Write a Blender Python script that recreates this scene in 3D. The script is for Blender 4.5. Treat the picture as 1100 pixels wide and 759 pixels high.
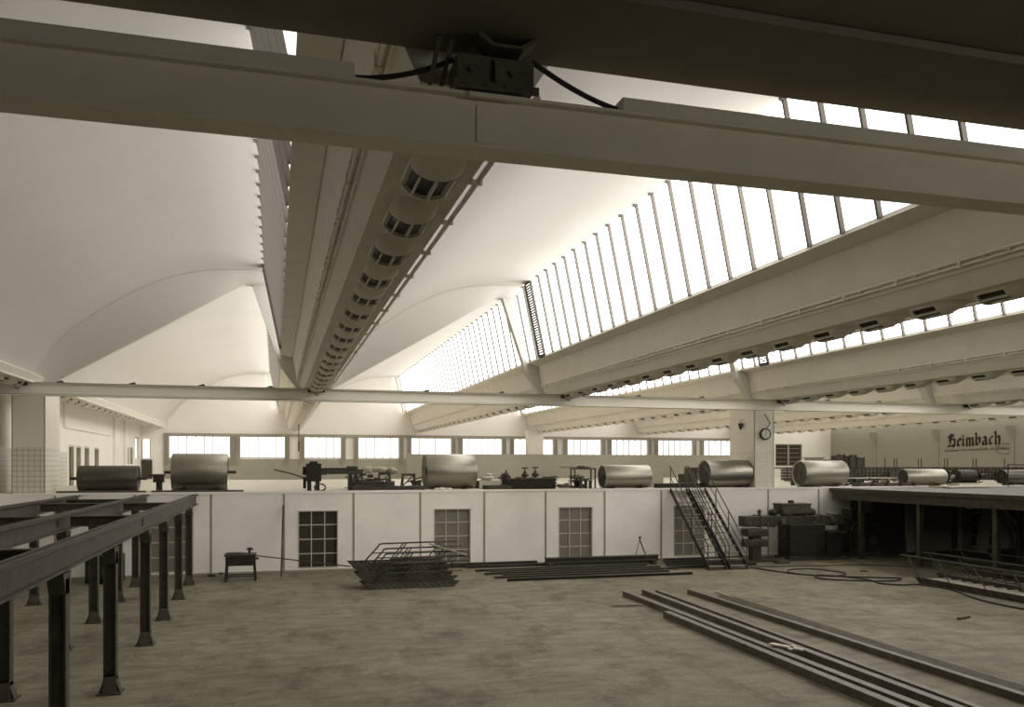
import bpy, bmesh, math, random
from mathutils import Vector, Matrix
random.seed(7)
D = bpy.data
for o in list(D.objects): D.objects.remove(o)
S = bpy.context.scene
COL = S.collection
PI = math.pi

# ------------------------------------------------------------------ camera, world, exposure
cd = D.cameras.new('camera'); cam = D.objects.new('camera', cd); COL.objects.link(cam)
cam.location = (0, 0, 3.87)
cam.rotation_euler = (PI/2, 0, -0.274)
cd.sensor_fit = 'HORIZONTAL'; cd.sensor_width = 36; cd.lens = 36*904.4/1100
cd.shift_y = (499.6-379.5)/1100
cd.clip_start = 0.05; cd.clip_end = 300
S.camera = cam
W = D.worlds.new('overcast'); S.world = W; W.use_nodes = True
W.node_tree.nodes['Background'].inputs[0].default_value = (0.9, 0.9, 0.88, 1)
W.node_tree.nodes['Background'].inputs[1].default_value = 1.0
S.view_settings.view_transform = 'Standard'; S.view_settings.look = 'None'
S.view_settings.gamma = 1.0; S.view_settings.use_curve_mapping = False
S.view_settings.exposure = 0.3
# daylight given as glow by the frosted roof glazing: near section (dimmed to darken the shells there), middle, far
GLASS_NEAR, GLASS_MID, GLASS_FAR = 2.2, 4.3, 3.2
GLASS_FIRST = (1.1, 2.2, 3.0)   # the strip over the first valley is set duller to darken the shell beside it
GLASS_WALL = 1.5
try:
    S.cycles.max_bounces = 12; S.cycles.diffuse_bounces = 8; S.cycles.sample_clamp_indirect = 8
except Exception: pass

# ------------------------------------------------------------------ materials
def mat(name, col, rough=0.8, metal=0.0, var=0.0, scale=3.0, bump=0.0, stretch=(1, 1, 1)):
    m = D.materials.new(name); m.use_nodes = True
    nt = m.node_tree; b = nt.nodes['Principled BSDF']
    b.inputs['Base Color'].default_value = (*col, 1)
    b.inputs['Roughness'].default_value = rough; b.inputs['Metallic'].default_value = metal
    b.inputs['Specular IOR Level'].default_value = 0.3
    if var or bump:
        tc = nt.nodes.new('ShaderNodeNewGeometry')
        mp = nt.nodes.new('ShaderNodeMapping'); mp.inputs['Scale'].default_value = stretch
        nt.links.new(tc.outputs['Position'], mp.inputs['Vector'])
        n = nt.nodes.new('ShaderNodeTexNoise'); n.inputs['Scale'].default_value = scale
        n.inputs['Detail'].default_value = 8; n.inputs['Roughness'].default_value = 0.65
        nt.links.new(mp.outputs[0], n.inputs['Vector'])
        r = nt.nodes.new('ShaderNodeValToRGB')
        r.color_ramp.elements[0].position = 0.3; r.color_ramp.elements[1].position = 0.7
        r.color_ramp.elements[0].color = (*[c*(1-var) for c in col], 1)
        r.color_ramp.elements[1].color = (*[min(1, c*(1+var)) for c in col], 1)
        nt.links.new(n.outputs['Fac'], r.inputs['Fac']); nt.links.new(r.outputs[0], b.inputs['Base Color'])
        if bump:
            bm = nt.nodes.new('ShaderNodeBump'); bm.inputs['Strength'].default_value = bump
            bm.inputs['Distance'].default_value = 0.02
            nt.links.new(n.outputs['Fac'], bm.inputs['Height']); nt.links.new(bm.outputs[0], b.inputs['Normal'])
    return m
def emis(name, col, st):
    m = D.materials.new(name); m.use_nodes = True
    nt = m.node_tree; b = nt.nodes['Principled BSDF']
    b.inputs['Base Color'].default_value = (.5, .48, .44, 1); b.inputs['Roughness'].default_value = .5
    b.inputs['Emission Color'].default_value = (*col, 1); b.inputs['Emission Strength'].default_value = st
    return m
def tile(name, col, line, size, axes):
    m = mat(name, col, 0.35); nt = m.node_tree; b = nt.nodes['Principled BSDF']
    g = nt.nodes.new('ShaderNodeNewGeometry'); sp = nt.nodes.new('ShaderNodeSeparateXYZ'); cb = nt.nodes.new('ShaderNodeCombineXYZ')
    nt.links.new(g.outputs['Position'], sp.inputs[0])
    if len(axes) == 3:
        ad = nt.nodes.new('ShaderNodeMath'); ad.operation = 'ADD'
        nt.links.new(sp.outputs['X'], ad.inputs[0]); nt.links.new(sp.outputs['Y'], ad.inputs[1])
        nt.links.new(ad.outputs[0], cb.inputs['X'])
    else: nt.links.new(sp.outputs[axes[0]], cb.inputs['X'])
    nt.links.new(sp.outputs[axes[-1]], cb.inputs['Y'])
    t = nt.nodes.new('ShaderNodeTexBrick'); t.offset = 0; t.inputs['Scale'].default_value = 1
    t.inputs['Color1'].default_value = (*col, 1); t.inputs['Color2'].default_value = (*[c*.94 for c in col], 1)
    t.inputs['Mortar'].default_value = (*line, 1); t.inputs['Mortar Size'].default_value = 0.012
    t.inputs['Brick Width'].default_value = size; t.inputs['Row Height'].default_value = size
    nt.links.new(cb.outputs[0], t.inputs['Vector']); nt.links.new(t.outputs['Color'], b.inputs['Base Color'])
    return m

M = dict(
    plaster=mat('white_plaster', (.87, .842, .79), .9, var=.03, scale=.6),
    shell=mat('painted_shell', (.63, .608, .557), .9, var=.025, scale=.35),
    girder=mat('painted_girder', (.76, .725, .63), .7, var=.05, scale=1.2),
    girder_light=mat('girder_trim_paint', (.80, .765, .67), .6, var=.03, scale=1.5),
    beam=mat('beam_paint', (.84, .80, .64), .45, var=.06, scale=1.6, bump=.05),
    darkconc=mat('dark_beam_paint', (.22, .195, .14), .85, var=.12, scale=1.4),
    deckwall=mat('platform_plaster', (.92, .888, .825), .85, var=.06, scale=.8, bump=.03),
    deck=mat('deck_screed', (.58, .55, .47), .8, var=.1, scale=.8),
    darkwall=mat('shade_dark_wall', (.20, .18, .135), .9, var=.05, scale=.7),  # colour darkened to stand for shade: rear wall and panel under the deck
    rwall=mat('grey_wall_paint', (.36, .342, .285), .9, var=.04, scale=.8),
    joint=mat('joint_strip', (.33, .30, .24), .8),
    steel=mat('weathered_steel', (.085, .077, .055), .55, .3, var=.3, scale=5),
    railsteel=mat('primed_steel', (.075, .068, .048), .55, .2, var=.3, scale=4),
    channel=mat('channel_steel', (.13, .118, .085), .5, .2, var=.3, scale=4),
    tread=mat('worn_tread_steel', (.30, .275, .22), .5, .3, var=.2, scale=6),
    black=mat('black_iron', (.035, .032, .024), .5, .3, var=.3, scale=6),
    iron=mat('dull_iron', (.075, .068, .05), .5, .4, var=.3, scale=6),
    drum=mat('turned_sheet_metal', (.33, .31, .26), .40, 1.0, var=.06, scale=2.0, stretch=(14, .4, .4)),
    drumdark=mat('dark_drum_sheet', (.13, .12, .095), .42, 1.0, var=.08, scale=2.0, stretch=(14, .4, .4)),
    drumcap=mat('drum_end_plate', (.065, .06, .045), .5, .5, var=.15, scale=4),
    wood=mat('grey_timber', (.26, .23, .17), .8, var=.2, scale=5, stretch=(1, 6, 6)),
    palewood=mat('pale_board', (.62, .58, .48), .7, var=.06, scale=3),
    darkglass=mat('dark_pane', (.055, .048, .034), .25, var=.15, scale=8),
    midglass=mat('grey_pane', (.21, .195, .15), .3, var=.10, scale=6),
    bar=mat('pale_glazing_bar', (.55, .51, .42), .6),
    roofbar=mat('dark_roof_glazing_bar', (.15, .138, .115), .6),
    greybar=mat('grey_glazing_bar', (.33, .30, .25), .6),
    lintel=mat('window_surround', (.36, .33, .27), .8, var=.05, scale=2),
    cable=mat('rubber_cable', (.03, .027, .02), .6),
    cloth=mat('canvas_sheet', (.45, .42, .34), .9, var=.25, scale=9, bump=.4),
    face=mat('clock_face', (.72, .68, .58), .5),
    letter=mat('letter_black', (.030, .026, .016), .8),
    faint=mat('faded_grey_paint', (.24, .22, .16), .85),
    rcol=mat('clock_column_paint', (.80, .765, .67), .8, var=.03, scale=1),
    rtile=tile('faint_column_tile', (.80, .765, .67), (.70, .665, .57), .175, ('X', 'Y', 'Z')),
    roofnear=emis('frosted_roof_glass_near', (1.0, .965, .935), GLASS_NEAR),
    roofmid=emis('frosted_roof_glass_middle', (1.0, .965, .935), GLASS_MID),
    roofnear0=emis('frosted_roof_glass_near_first', (1.0, .965, .935), GLASS_FIRST[0]),
    roofmid0=emis('frosted_roof_glass_middle_first', (1.0, .965, .935), GLASS_FIRST[1]),
    rooffar0=emis('frosted_roof_glass_far_first', (1.0, .965, .935), GLASS_FIRST[2]),
    rooffar=emis('frosted_roof_glass_far', (1.0, .965, .935), GLASS_FAR),
    backglass=emis('rear_fill_glass', (1.0, .965, .90), 9.0),
    wallglass=emis('frosted_wall_glass', (1.0, .965, .935), GLASS_WALL),
    tiles=tile('glazed_wall_tile', (.74, .70, .60), (.42, .39, .30), .175, ('X', 'Y', 'Z')),
    tilesw=tile('white_wall_tile', (.66, .62, .54), (.45, .42, .34), .175, ('X', 'Y', 'Z')),
)
# concrete floor: large patches, directional trowel streaks, fine grain, darker stains
def floor_mat():
    m = mat('worn_concrete', (.31, .285, .215), .75); nt = m.node_tree; b = nt.nodes['Principled BSDF']; L = nt.links.new
    g = nt.nodes.new('ShaderNodeNewGeometry')
    def noise(sc, det, st, rot=0):
        mp = nt.nodes.new('ShaderNodeMapping'); mp.inputs['Scale'].default_value = st; mp.inputs['Rotation'].default_value = (0, 0, rot)
        n = nt.nodes.new('ShaderNodeTexNoise'); n.inputs['Scale'].default_value = sc; n.inputs['Detail'].default_value = det
        n.inputs['Roughness'].default_value = .7
        L(g.outputs['Position'], mp.inputs[0]); L(mp.outputs[0], n.inputs['Vector']); return n
    a = noise(.35, 6, (1, 1, 1)); c = noise(1.1, 10, (1, 2.6, 1), .5); d = noise(18, 6, (1, 1, 1)); e = noise(.55, 12, (2.0, 1, 1), -.8)
    def ramp(n, p0, c0, p1, c1):
        r = nt.nodes.new('ShaderNodeValToRGB'); r.color_ramp.elements[0].position = p0; r.color_ramp.elements[1].position = p1
        r.color_ramp.elements[0].color = (c0, c0, c0, 1); r.color_ramp.elements[1].color = (c1, c1, c1, 1); L(n.outputs['Fac'], r.inputs[0]); return r
    cur = None
    for r in (ramp(a, .3, .74, .7, 1.18), ramp(c, .32, .62, .60, 1.12), ramp(d, .3, .78, .7, 1.14), ramp(e, .36, .60, .50, 1.05)):
        mx = nt.nodes.new('ShaderNodeMix'); mx.data_type = 'RGBA'; mx.blend_type = 'MULTIPLY'; mx.inputs[0].default_value = 1
        if cur is None: mx.inputs[6].default_value = (.205, .187, .128, 1)
        else: L(cur, mx.inputs[6])
        L(r.outputs[0], mx.inputs[7]); cur = mx.outputs[2]
    L(cur, b.inputs['Base Color'])
    bu = nt.nodes.new('ShaderNodeBump'); bu.inputs['Strength'].default_value = .25; bu.inputs['Distance'].default_value = .02
    L(c.outputs['Fac'], bu.inputs['Height']); L(bu.outputs[0], b.inputs['Normal'])
    return m
M['floor'] = floor_mat()

# ------------------------------------------------------------------ mesh helpers
class MB:
    def __init__(s): s.v = []; s.f = []; s.sm = []
    def add(s, vs, fs, smooth=False):
        n = len(s.v); s.v += [tuple(v) for v in vs]
        for f in fs: s.f.append([i+n for i in f]); s.sm.append(smooth)
        return s
    def box(s, x0, x1, y0, y1, z0, z1):
        vs = [(x, y, z) for z in (z0, z1) for y in (y0, y1) for x in (x0, x1)]
        return s.add(vs, [(0, 2, 3, 1), (4, 5, 7, 6), (0, 1, 5, 4), (1, 3, 7, 5), (3, 2, 6, 7), (2, 0, 4, 6)])
    def ext(s, poly, axis, a, b, smooth=False):
        """polygon in the plane across `axis`, extruded from a to b"""
        def P(u, v, w): return {'X': (w, u, v), 'Y': (u, w, v), 'Z': (u, v, w)}[axis]
        n = len(poly); vs = [P(u, v, a) for u, v in poly] + [P(u, v, b) for u, v in poly]
        s.add(vs, [[i, (i+1) % n, (i+1) % n+n, i+n] for i in range(n)], smooth)
        return s.add(vs, [list(range(n))[::-1], list(range(n, 2*n))])
    def bar(s, p, q, w, h=None, up=(0, 0, 1)):
        h = h or w; p = Vector(p); q = Vector(q); d = (q-p).normalized(); up = Vector(up)
        if abs(d.dot(up)) > .98: up = Vector((0, 1, 0))
        sd = d.cross(up).normalized(); u = sd.cross(d)
        vs = [c + sd*a*w/2 + u*b*h/2 for c in (p, q) for a, b in ((-1, -1), (1, -1), (1, 1), (-1, 1))]
        return s.add(vs, [(3, 2, 1, 0), (4, 5, 6, 7), (0, 1, 5, 4), (1, 2, 6, 5), (2, 3, 7, 6), (3, 0, 4, 7)])
    def tube(s, pts, r, n=8, cap=True):
        pts = [Vector(p) for p in pts]; rings = []
        prev = None
        for i, p in enumerate(pts):
            d = (pts[min(i+1, len(pts)-1)] - pts[max(i-1, 0)]).normalized()
            up = Vector((0, 0, 1)) if abs(d.z) < .9 else Vector((0, 1, 0))
            if prev is not None and abs(prev.dot(d)) < .95: up = prev
            sd = d.cross(up).normalized(); u = sd.cross(d).normalized(); prev = u
            rr = r[i] if isinstance(r, (list, tuple)) else r
            rings.append([p + (sd*math.cos(2*PI*k/n) + u*math.sin(2*PI*k/n))*rr for k in range(n)])
        vs = [v for ring in rings for v in ring]
        fs = [[i*n+k, i*n+(k+1) % n, (i+1)*n+(k+1) % n, (i+1)*n+k] for i in range(len(rings)-1) for k in range(n)]
        s.add(vs, fs, True)
        if cap: s.add(rings[0], [list(range(n))[::-1]]); s.add(rings[-1], [list(range(n))])
        return s
    def cyl(s, p, q, r, n=20, r2=None): return s.tube([p, q], [r, r if r2 is None else r2], n)
    def ball(s, c, rx, ry, rz, n=10):
        vs = []; fs = []
        for i in range(n//2+1):
            th = PI*i/(n//2)
            for k in range(n):
                a = 2*PI*k/n; vs.append((c[0]+rx*math.sin(th)*math.cos(a), c[1]+ry*math.sin(th)*math.sin(a), c[2]+rz*math.cos(th)))
        for i in range(n//2):
            for k in range(n): fs.append([i*n+k, i*n+(k+1) % n, (i+1)*n+(k+1) % n, (i+1)*n+k])
        return s.add(vs, fs, True)
    def ibeam(s, p, q, w, h, t=.02, up=(0, 0, 1)):
        p = Vector(p); q = Vector(q); d = (q-p).normalized(); upv = Vector(up)
        if abs(d.dot(upv)) > .98: upv = Vector((0, 1, 0))
        sd = d.cross(upv).normalized(); u = sd.cross(d)
        s.bar(p+u*(h/2-t/2), q+u*(h/2-t/2), w, t, up); s.bar(p-u*(h/2-t/2), q-u*(h/2-t/2), w, t, up)
        return s.bar(p, q, t, h-2*t, up)
    def build(s, name, m, parent=None, bevel=0, pivot=None):
        me = D.meshes.new(name)
        if parent is None and pivot is None:
            xs = [v[0] for v in s.v]; ys = [v[1] for v in s.v]; zs = [v[2] for v in s.v]
            pivot = ((min(xs)+max(xs))/2, (min(ys)+max(ys))/2, min(zs))
        if pivot is None: pivot = (0, 0, 0)
        me.from_pydata([(v[0]-pivot[0], v[1]-pivot[1], v[2]-pivot[2]) for v in s.v], [], s.f)
        for p, sm in zip(me.polygons, s.sm): p.use_smooth = sm
        me.materials.append(m if not isinstance(m, str) else M[m])
        b = bmesh.new(); b.from_mesh(me); bmesh.ops.recalc_face_normals(b, faces=b.faces); b.to_mesh(me); b.free()
        o = D.objects.new(name, me); COL.objects.link(o); o.location = pivot
        if parent: o.parent = parent
        if bevel:
            md = o.modifiers.new('bevel', 'BEVEL'); md.width = bevel; md.segments = 2; md.limit_method = 'ANGLE'
        return o
def tag(o, label, cat, group=None, kind=None):
    o['label'] = label; o['category'] = cat
    if group: o['group'] = group
    if kind: o['kind'] = kind
    return o
def thing(name, label, cat, loc=(0, 0, 0), rz=0, group=None):
    """parts of a thing are given in its own local coordinates"""
    o = D.objects.new(name, None); COL.objects.link(o); o.location = loc; o.rotation_euler = (0, 0, rz)
    o.empty_display_size = .3
    return tag(o, label, cat, group)
def dup(root, loc, rz, label, group=None):
    def cp(o, par):
        c = o.copy(); COL.objects.link(c); c.parent = par
        for ch in list(o.children): cp(ch, c)
        return c
    kids = list(root.children)
    r = root.copy(); COL.objects.link(r); r.location = loc; r.rotation_euler = (0, 0, rz)
    for ch in kids: cp(ch, r)
    r['label'] = label
    if group: r['group'] = group
    return r
def struct(o):
    o['kind'] = 'structure'; return o
def wall(name, axis, c0, c1, u0, u1, z0, z1, holes, m):
    """wall slab between c0..c1 across `axis`, spanning u0..u1 and z0..z1 with rectangular holes (u0,u1,z0,z1)"""
    us = sorted({u0, u1, *[h[0] for h in holes], *[h[1] for h in holes]}); zs = sorted({z0, z1, *[h[2] for h in holes], *[h[3] for h in holes]})
    b = MB()
    for a, a2 in zip(us, us[1:]):
        run = None
        for z, z2 in zip(zs, zs[1:]):
            hol = any(h[0] <= (a+a2)/2 <= h[1] and h[2] <= (z+z2)/2 <= h[3] for h in holes)
            if hol:
                if run: (b.box(a, a2, c0, c1, run[0], run[1]) if axis == 'Y' else b.box(c0, c1, a, a2, run[0], run[1])); run = None
            else: run = (run[0], z2) if run else (z, z2)
        if run: (b.box(a, a2, c0, c1, run[0], run[1]) if axis == 'Y' else b.box(c0, c1, a, a2, run[0], run[1]))
    return struct(b.build(name, m))

# ------------------------------------------------------------------ the hall: sizes
XL, XR = -9.1, 47.2          # side walls
YN, YF = -12.0, 63.95         # wall behind the camera, far wall
YD, ZD = 31.55, 2.92         # front of the raised deck and its height
BAY = 9.25
Y0 = 5.8                     # where the lit roof starts
ZB = 6.53                    # underside of the valley girders
ZT = 10.55                   # top of the roof glazing

struct(MB().box(XL-.3, XR+.3, YN, YF+.3, -.3, 0).build('floor', 'floor'))
fu = MB().box(XL, XR, YD+.02, YF, ZD-.3, ZD)
struct(fu.build('floor_upper', 'deck'))
# front wall of the raised deck with its window openings
WIN = [(-4.2, -2.77), (.79, 2.22), (5.79, 7.22), (10.78, 12.21), (15.78, 17.2), (20.8, 22.2), (25.6, 27.2), (30.8, 32.2)]
holes = [(a, b, .12, 2.22) for a, b in WIN]
wall('wall_platform', 'Y', YD, YD+.28, XL, XR, 0, ZD-.02, holes, 'deckwall')
jt = MB()
for k in range(-2, 19):
    x = -2.19+k*2.487
    if x < XR: jt.box(x-.035, x+.035, YD-.012, YD, 0.02, ZD-.06)
struct(jt.build('trim_1', 'joint'))
struct(MB().box(XL, XR, YD-.03, YD+.3, ZD-.07, ZD+.012).build('trim_2', 'deckwall'))
struct(MB().box(XL, XR, YD-.02, YD, 0, .07).build('baseboard_platform', 'joint'))
wn = 0
for i, (a, b) in enumerate(WIN):
    wn += 1
    root = D.objects.new('window_%d' % wn, None); COL.objects.link(root); root.location = ((a+b)/2, YD, .12); struct(root)
    w = (b-a)/2; h = 2.1
    MB().box(-w, w, .10, .12, 0, h).build('pane', 'midglass' if i in (0, 2, 3, 4) else 'darkglass', root, pivot=(0, 0, 0))
    fr = MB()
    for x in (-w, w): fr.box(x-.035 if x > 0 else x, x if x > 0 else x+.035, -.01, .1, 0, h)
    fr.box(-w, w, -.01, .1, 0, .035); fr.box(-w, w, -.01, .1, h-.035, h)
    fr.build('frame', 'bar', root, pivot=(0, 0, 0))
    g = MB()
    for k in (1, 2): x = -w+2*w*k/3; g.box(x-.018, x+.018, .07, .1, 0, h)
    for k in (1, 2, 3): z = h*k/4; g.box(-w, w, .07, .1, z-.018, z+.018)
    g.build('glazing_bars', 'bar', root, pivot=(0, 0, 0))

# ------------------------------------------------------------------ walls
FW = [(-7.25, -3.15), (-2.45, .67), (2.06, 4.72), (6.0, 9.05), (10.0, 13.1), (14.0, 17.15), (18.15, 21.4), (22.6, 25.5), (26.4, 29.6), (30.55, 33.7), (34.75, 37.6)]
fh = [(a, b, 4.39, 5.98) for a, b in FW] + [(41.65, 44.3, 3.80, 5.72), (-9.0, -8.5, 4.4, 5.7)]
wall('wall_back', 'Y', YF, YF+.35, XL-.3, XR+.3, 0, 11.2, fh, 'plaster')
# darker strip of wall above, between and under the windows
z = MB().box(-7.6, 38.0, YF-.16, YF, 5.98, 6.16)
struct(z.build('trim_3', 'lintel'))
struct(MB().box(-7.6, 38.0, YF-.10, YF, ZD, 4.33).build('trim_4', 'rwall'))
for i, (a, b) in enumerate(FW):
    wn += 1
    root = D.objects.new('window_%d' % wn, None); COL.objects.link(root); root.location = ((a+b)/2, YF, 4.39); struct(root)
    w = (b-a)/2; h = 1.59
    MB().box(-w, w, .16, .2, 0, h).build('pane', 'wallglass', root, pivot=(0, 0, 0))
    g = MB(); n = max(4, round(2*w/.57))
    for k in range(n+1): x = -w+2*w*k/n; g.box(x-.025, x+.025, .08, .16, 0, h)
    g.box(-w, w, .08, .16, 0, .06); g.box(-w, w, .08, .16, h-.05, h)
    g.build('glazing_bars', 'greybar', root, pivot=(0, 0, 0))
    for s_ in (-1, 1):
        x = s_*(w+.17)
        sc = MB()
        for k in range(4): sc.box(x-.16+k*.08, x-.16+k*.08+.06, -.20, -.12, -.42 if i < 4 else -.1, h+.02)
        sc.box(x-.16, x+.16, -.13, -.10, -.42 if i < 4 else -.1, h+.02)
        sc.build('side_screen', 'lintel', root, pivot=(0, 0, 0))
def dark_window(x0, x1, z0, z1, Y, leaves=2):
    global wn
    wn += 1
    root = D.objects.new('window_%d' % wn, None); COL.objects.link(root); root.location = ((x0+x1)/2, Y, z0); struct(root)
    w = (x1-x0)/2; h = z1-z0
    MB().box(-w, w, .15, .2, 0, h).build('pane', 'darkglass', root, pivot=(0, 0, 0))
    g = MB().box(-w, w, .05, .15, 0, .08).box(-w, w, .05, .15, h-.08, h)
    for k in range(leaves+1): x = -w+2*w*k/leaves; g.box(x-.07, x+.07, .05, .15, 0, h)
    for k in range(1, 5): g.box(-w, w, .12, .14, h*k/5-.015, h*k/5+.015)
    g.build('frame', 'rwall', root, pivot=(0, 0, 0))
dark_window(41.65, 44.3, 3.80, 5.72, YF)
# low partition in front of the far windows
struct(MB().box(9.2, 38.5, 60.9, 61.0, ZD, 4.70).build('wall_partition', 'rwall'))

# left wall
dh = [(42.6, 43.55, ZD, 4.75), (44.1, 45.0, ZD, 4.75), (45.9, 46.9, ZD, 4.75), (48.3, 49.3, ZD, 4.75), (54.0, 55.0, ZD, 4.9),
      (58.0, 58.9, 3.95, 5.0), (59.5, 60.4, 3.95, 5.0), (61.4, 63.0, 4.35, 5.75)]
wall('wall_left', 'X', XL-.35, XL, YN, YF+.3, 0, 8.1, dh, 'plaster')
for i, (a, b, z0, z1) in enumerate(dh):
    isd = i < 5
    if isd: nm = 'door_%d' % (i+1)
    else: wn += 1; nm = 'window_%d' % wn
    root = D.objects.new(nm, None); COL.objects.link(root); root.location = (XL, (a+b)/2, z0); struct(root)
    w = (b-a)/2; h = z1-z0
    MB().box(-.2, -.14, -w, w, 0, h).build('door_leaf' if isd else 'pane', 'black' if i < 4 else ('rwall' if i == 4 else ('wallglass' if i == 7 else 'darkglass')), root, pivot=(0, 0, 0))
    g = MB().box(-.16, .01, -w-.05, -w+.03, 0, h).box(-.16, .01, w-.03, w+.05, 0, h).box(-.16, .01, -w-.05, w+.05, h-.03, h+.06)
    g.build('frame', 'lintel' if i == 7 else 'bar', root, pivot=(0, 0, 0))
struct(MB().box(XL, XL+.03, 31.6, 42.2, ZD, 4.48).build('trim_5', 'tilesw'))
struct(MB().box(XL, XL+.10, 41.5, 52.5, 5.55, ZB+.3).build('trim_6', 'plaster'))
for i, y in enumerate((53.5, 57.0)):
    struct(MB().box(XL, XL+.12, y, y+.8, ZD, ZB+.3).build('trim_%d' % (7+i), 'plaster'))
# window and door in the far left corner
wn += 1
root = D.objects.new('window_%d' % wn, None); COL.objects.link(root); root.location = (-8.75, YF, 4.4); struct(root)
MB().box(-.25, .25, .16, .2, 0, 1.3).build('pane', 'wallglass', root, pivot=(0, 0, 0))
MB().box(-.27, -.22, -.02, .16, 0, 1.3).box(.22, .27, -.02, .16, 0, 1.3).build('frame', 'lintel', root, pivot=(0, 0, 0))
root = D.objects.new('door_6', None); COL.objects.link(root); root.location = (-8.7, YF, ZD); struct(root)
MB().box(-.35, .35, -.05, -.01, 0, 1.35).build('door_leaf', 'iron', root, pivot=(0, 0, 0))

# right wall: ribs, corbels, tiled look, lettering built further below
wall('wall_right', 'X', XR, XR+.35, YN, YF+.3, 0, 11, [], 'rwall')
for i, y in enumerate((18.7, 25.25, 31.8, 38.35, 44.9, 51.5, 58.2)):
    b = MB().box(XR-.06, XR, y-.16, y+.16, ZD, ZB)
    b.ext([(XR-.06, ZB-1.0), (XR-.06, ZB), (XR-.5, ZB)], 'Y', y-.16, y+.16)
    struct(b.build('trim_%d' % (20+i), 'rwall'))
BW = [(-7+5.0*i, -3.2+5.0*i, 4.3, 6.4) for i in range(4, 10)]  # unseen windows added and placed to light the near beam from behind
wall('wall_front', 'Y', YN-.3, YN, XL-.3, XR+.3, 0, 8.4, BW, 'darkwall')
for a, b, z0_, z1_ in BW:
    wn += 1
    root = D.objects.new('window_%d' % wn, None); COL.objects.link(root); root.location = ((a+b)/2, YN, z0_); struct(root)
    w = (b-a)/2; h = z1_-z0_
    MB().box(-w, w, -.2, -.15, 0, h).build('pane', 'backglass', root, pivot=(0, 0, 0))
    g = MB()
    for k in range(5): x = -w+2*w*k/4; g.box(x-.03, x+.03, -.15, -.08, 0, h)
    for k in range(4): z = h*k/3; g.box(-w, w, -.15, -.08, z-.03, z+.03)
    g.build('glazing_bars', 'greybar', root, pivot=(0, 0, 0))
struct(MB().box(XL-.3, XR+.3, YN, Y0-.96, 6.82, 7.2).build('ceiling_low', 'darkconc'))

# ------------------------------------------------------------------ roof: curved shells between the valleys
ARC = [(-7.49, 6.53), (-7.33, 7.02), (-6.75, 7.85), (-6.0, 8.56), (-5.2, 9.15), (-4.5, 9.59), (-3.8, 9.96), (-3.0, 10.26), (-2.2, 10.44), (-1.3, 10.52), (-.33, 10.55)]
def smooth_arc(pts, n=4):
    out = []
    for i in range(len(pts)-1):
        p0 = pts[max(i-1, 0)]; p1 = pts[i]; p2 = pts[i+1]; p3 = pts[min(i+2, len(pts)-1)]
        for k in range(n):
            t = k/n
            out.append(tuple(.5*((2*p1[j]) + (-p0[j]+p2[j])*t + (2*p0[j]-5*p1[j]+4*p2[j]-p3[j])*t*t + (-p0[j]+3*p1[j]-3*p2[j]+p3[j])*t**3) for j in (0, 1)))
    return out+[pts[-1]]
SA = smooth_arc(ARC)
NB = 6
for k in range(NB):
    X = k*BAY
    b = MB(); n = len(SA)
    for lo, hi in ((0, 1),):
        low = [(X+x, z) for x, z in SA]; up = [(X+x, z+.14) for x, z in SA]
        ys = [Y0]+[Y0+(YF-Y0)*j/8 for j in range(1, 9)]
        vs = [(x, y, z) for y in ys for x, z in low]; fs = [[j*n+i, j*n+i+1, (j+1)*n+i+1, (j+1)*n+i] for j in range(8) for i in range(n-1)]
        b.add(vs, fs, True)
        vs = [(x, y, z) for y in ys for x, z in up]; b.add(vs, fs, True)
    struct(b.build('ceiling' if k == 0 else 'ceiling.%03d' % k, 'shell'))
    # the roof frame at the middle of the hall: lunette between arch and straight chord, and its post on the glazing
    chord = [(-7.35, 6.60), (-7.05, 6.78), (-1.05, 10.31), (-.78, 10.31)]
    poly = [(X+x, z) for x, z in SA[2:]] + [(X+x, z) for x, z in chord[::-1]]
    f = MB().ext(poly, 'Y', YD-.10, YD+.18)
    def cz_(x): return max(6.60, min(10.31, 6.78+(x+7.05)*(10.31-6.78)/6.0))
    top_ = [(X+x, YD-1.5, z-.01) for x, z in SA[2:]]; mid_ = [(X+x, YD-.8, z-.01-.35*max(0, z-cz_(x))) for x, z in SA[2:]]; bot_ = [(X+x, YD-.11, min(z-.01, cz_(x))) for x, z in SA[2:]]
    nn = len(top_)
    f.add(top_+mid_+bot_, [[j*nn+i, j*nn+i+1, (j+1)*nn+i+1, (j+1)*nn+i] for j in (0, 1) for i in range(nn-1)], True)
    post = [(-.33, 10.53), (-.80, 10.31), (.02, 7.87), (.12, 7.5), (.80, 6.56), (1.0, 6.56), (.62, 7.80), (.22, 7.87)]
    f.ext([(X+x, z) for x, z in post], 'Y', YD-.17, YD+.17)
    struct(f.build('trim_%d' % (40+k), 'shell'))
    # second, slimmer post near the far wall
    f = MB().ext([(X+x, z) for x, z in [(-.33, 10.53), (-.62, 10.45), (-.02, 7.87), (.22, 7.87)]], 'Y', 62.9, 63.3)
    struct(f.build('trim_%d' % (50+k), 'shell'))
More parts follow.
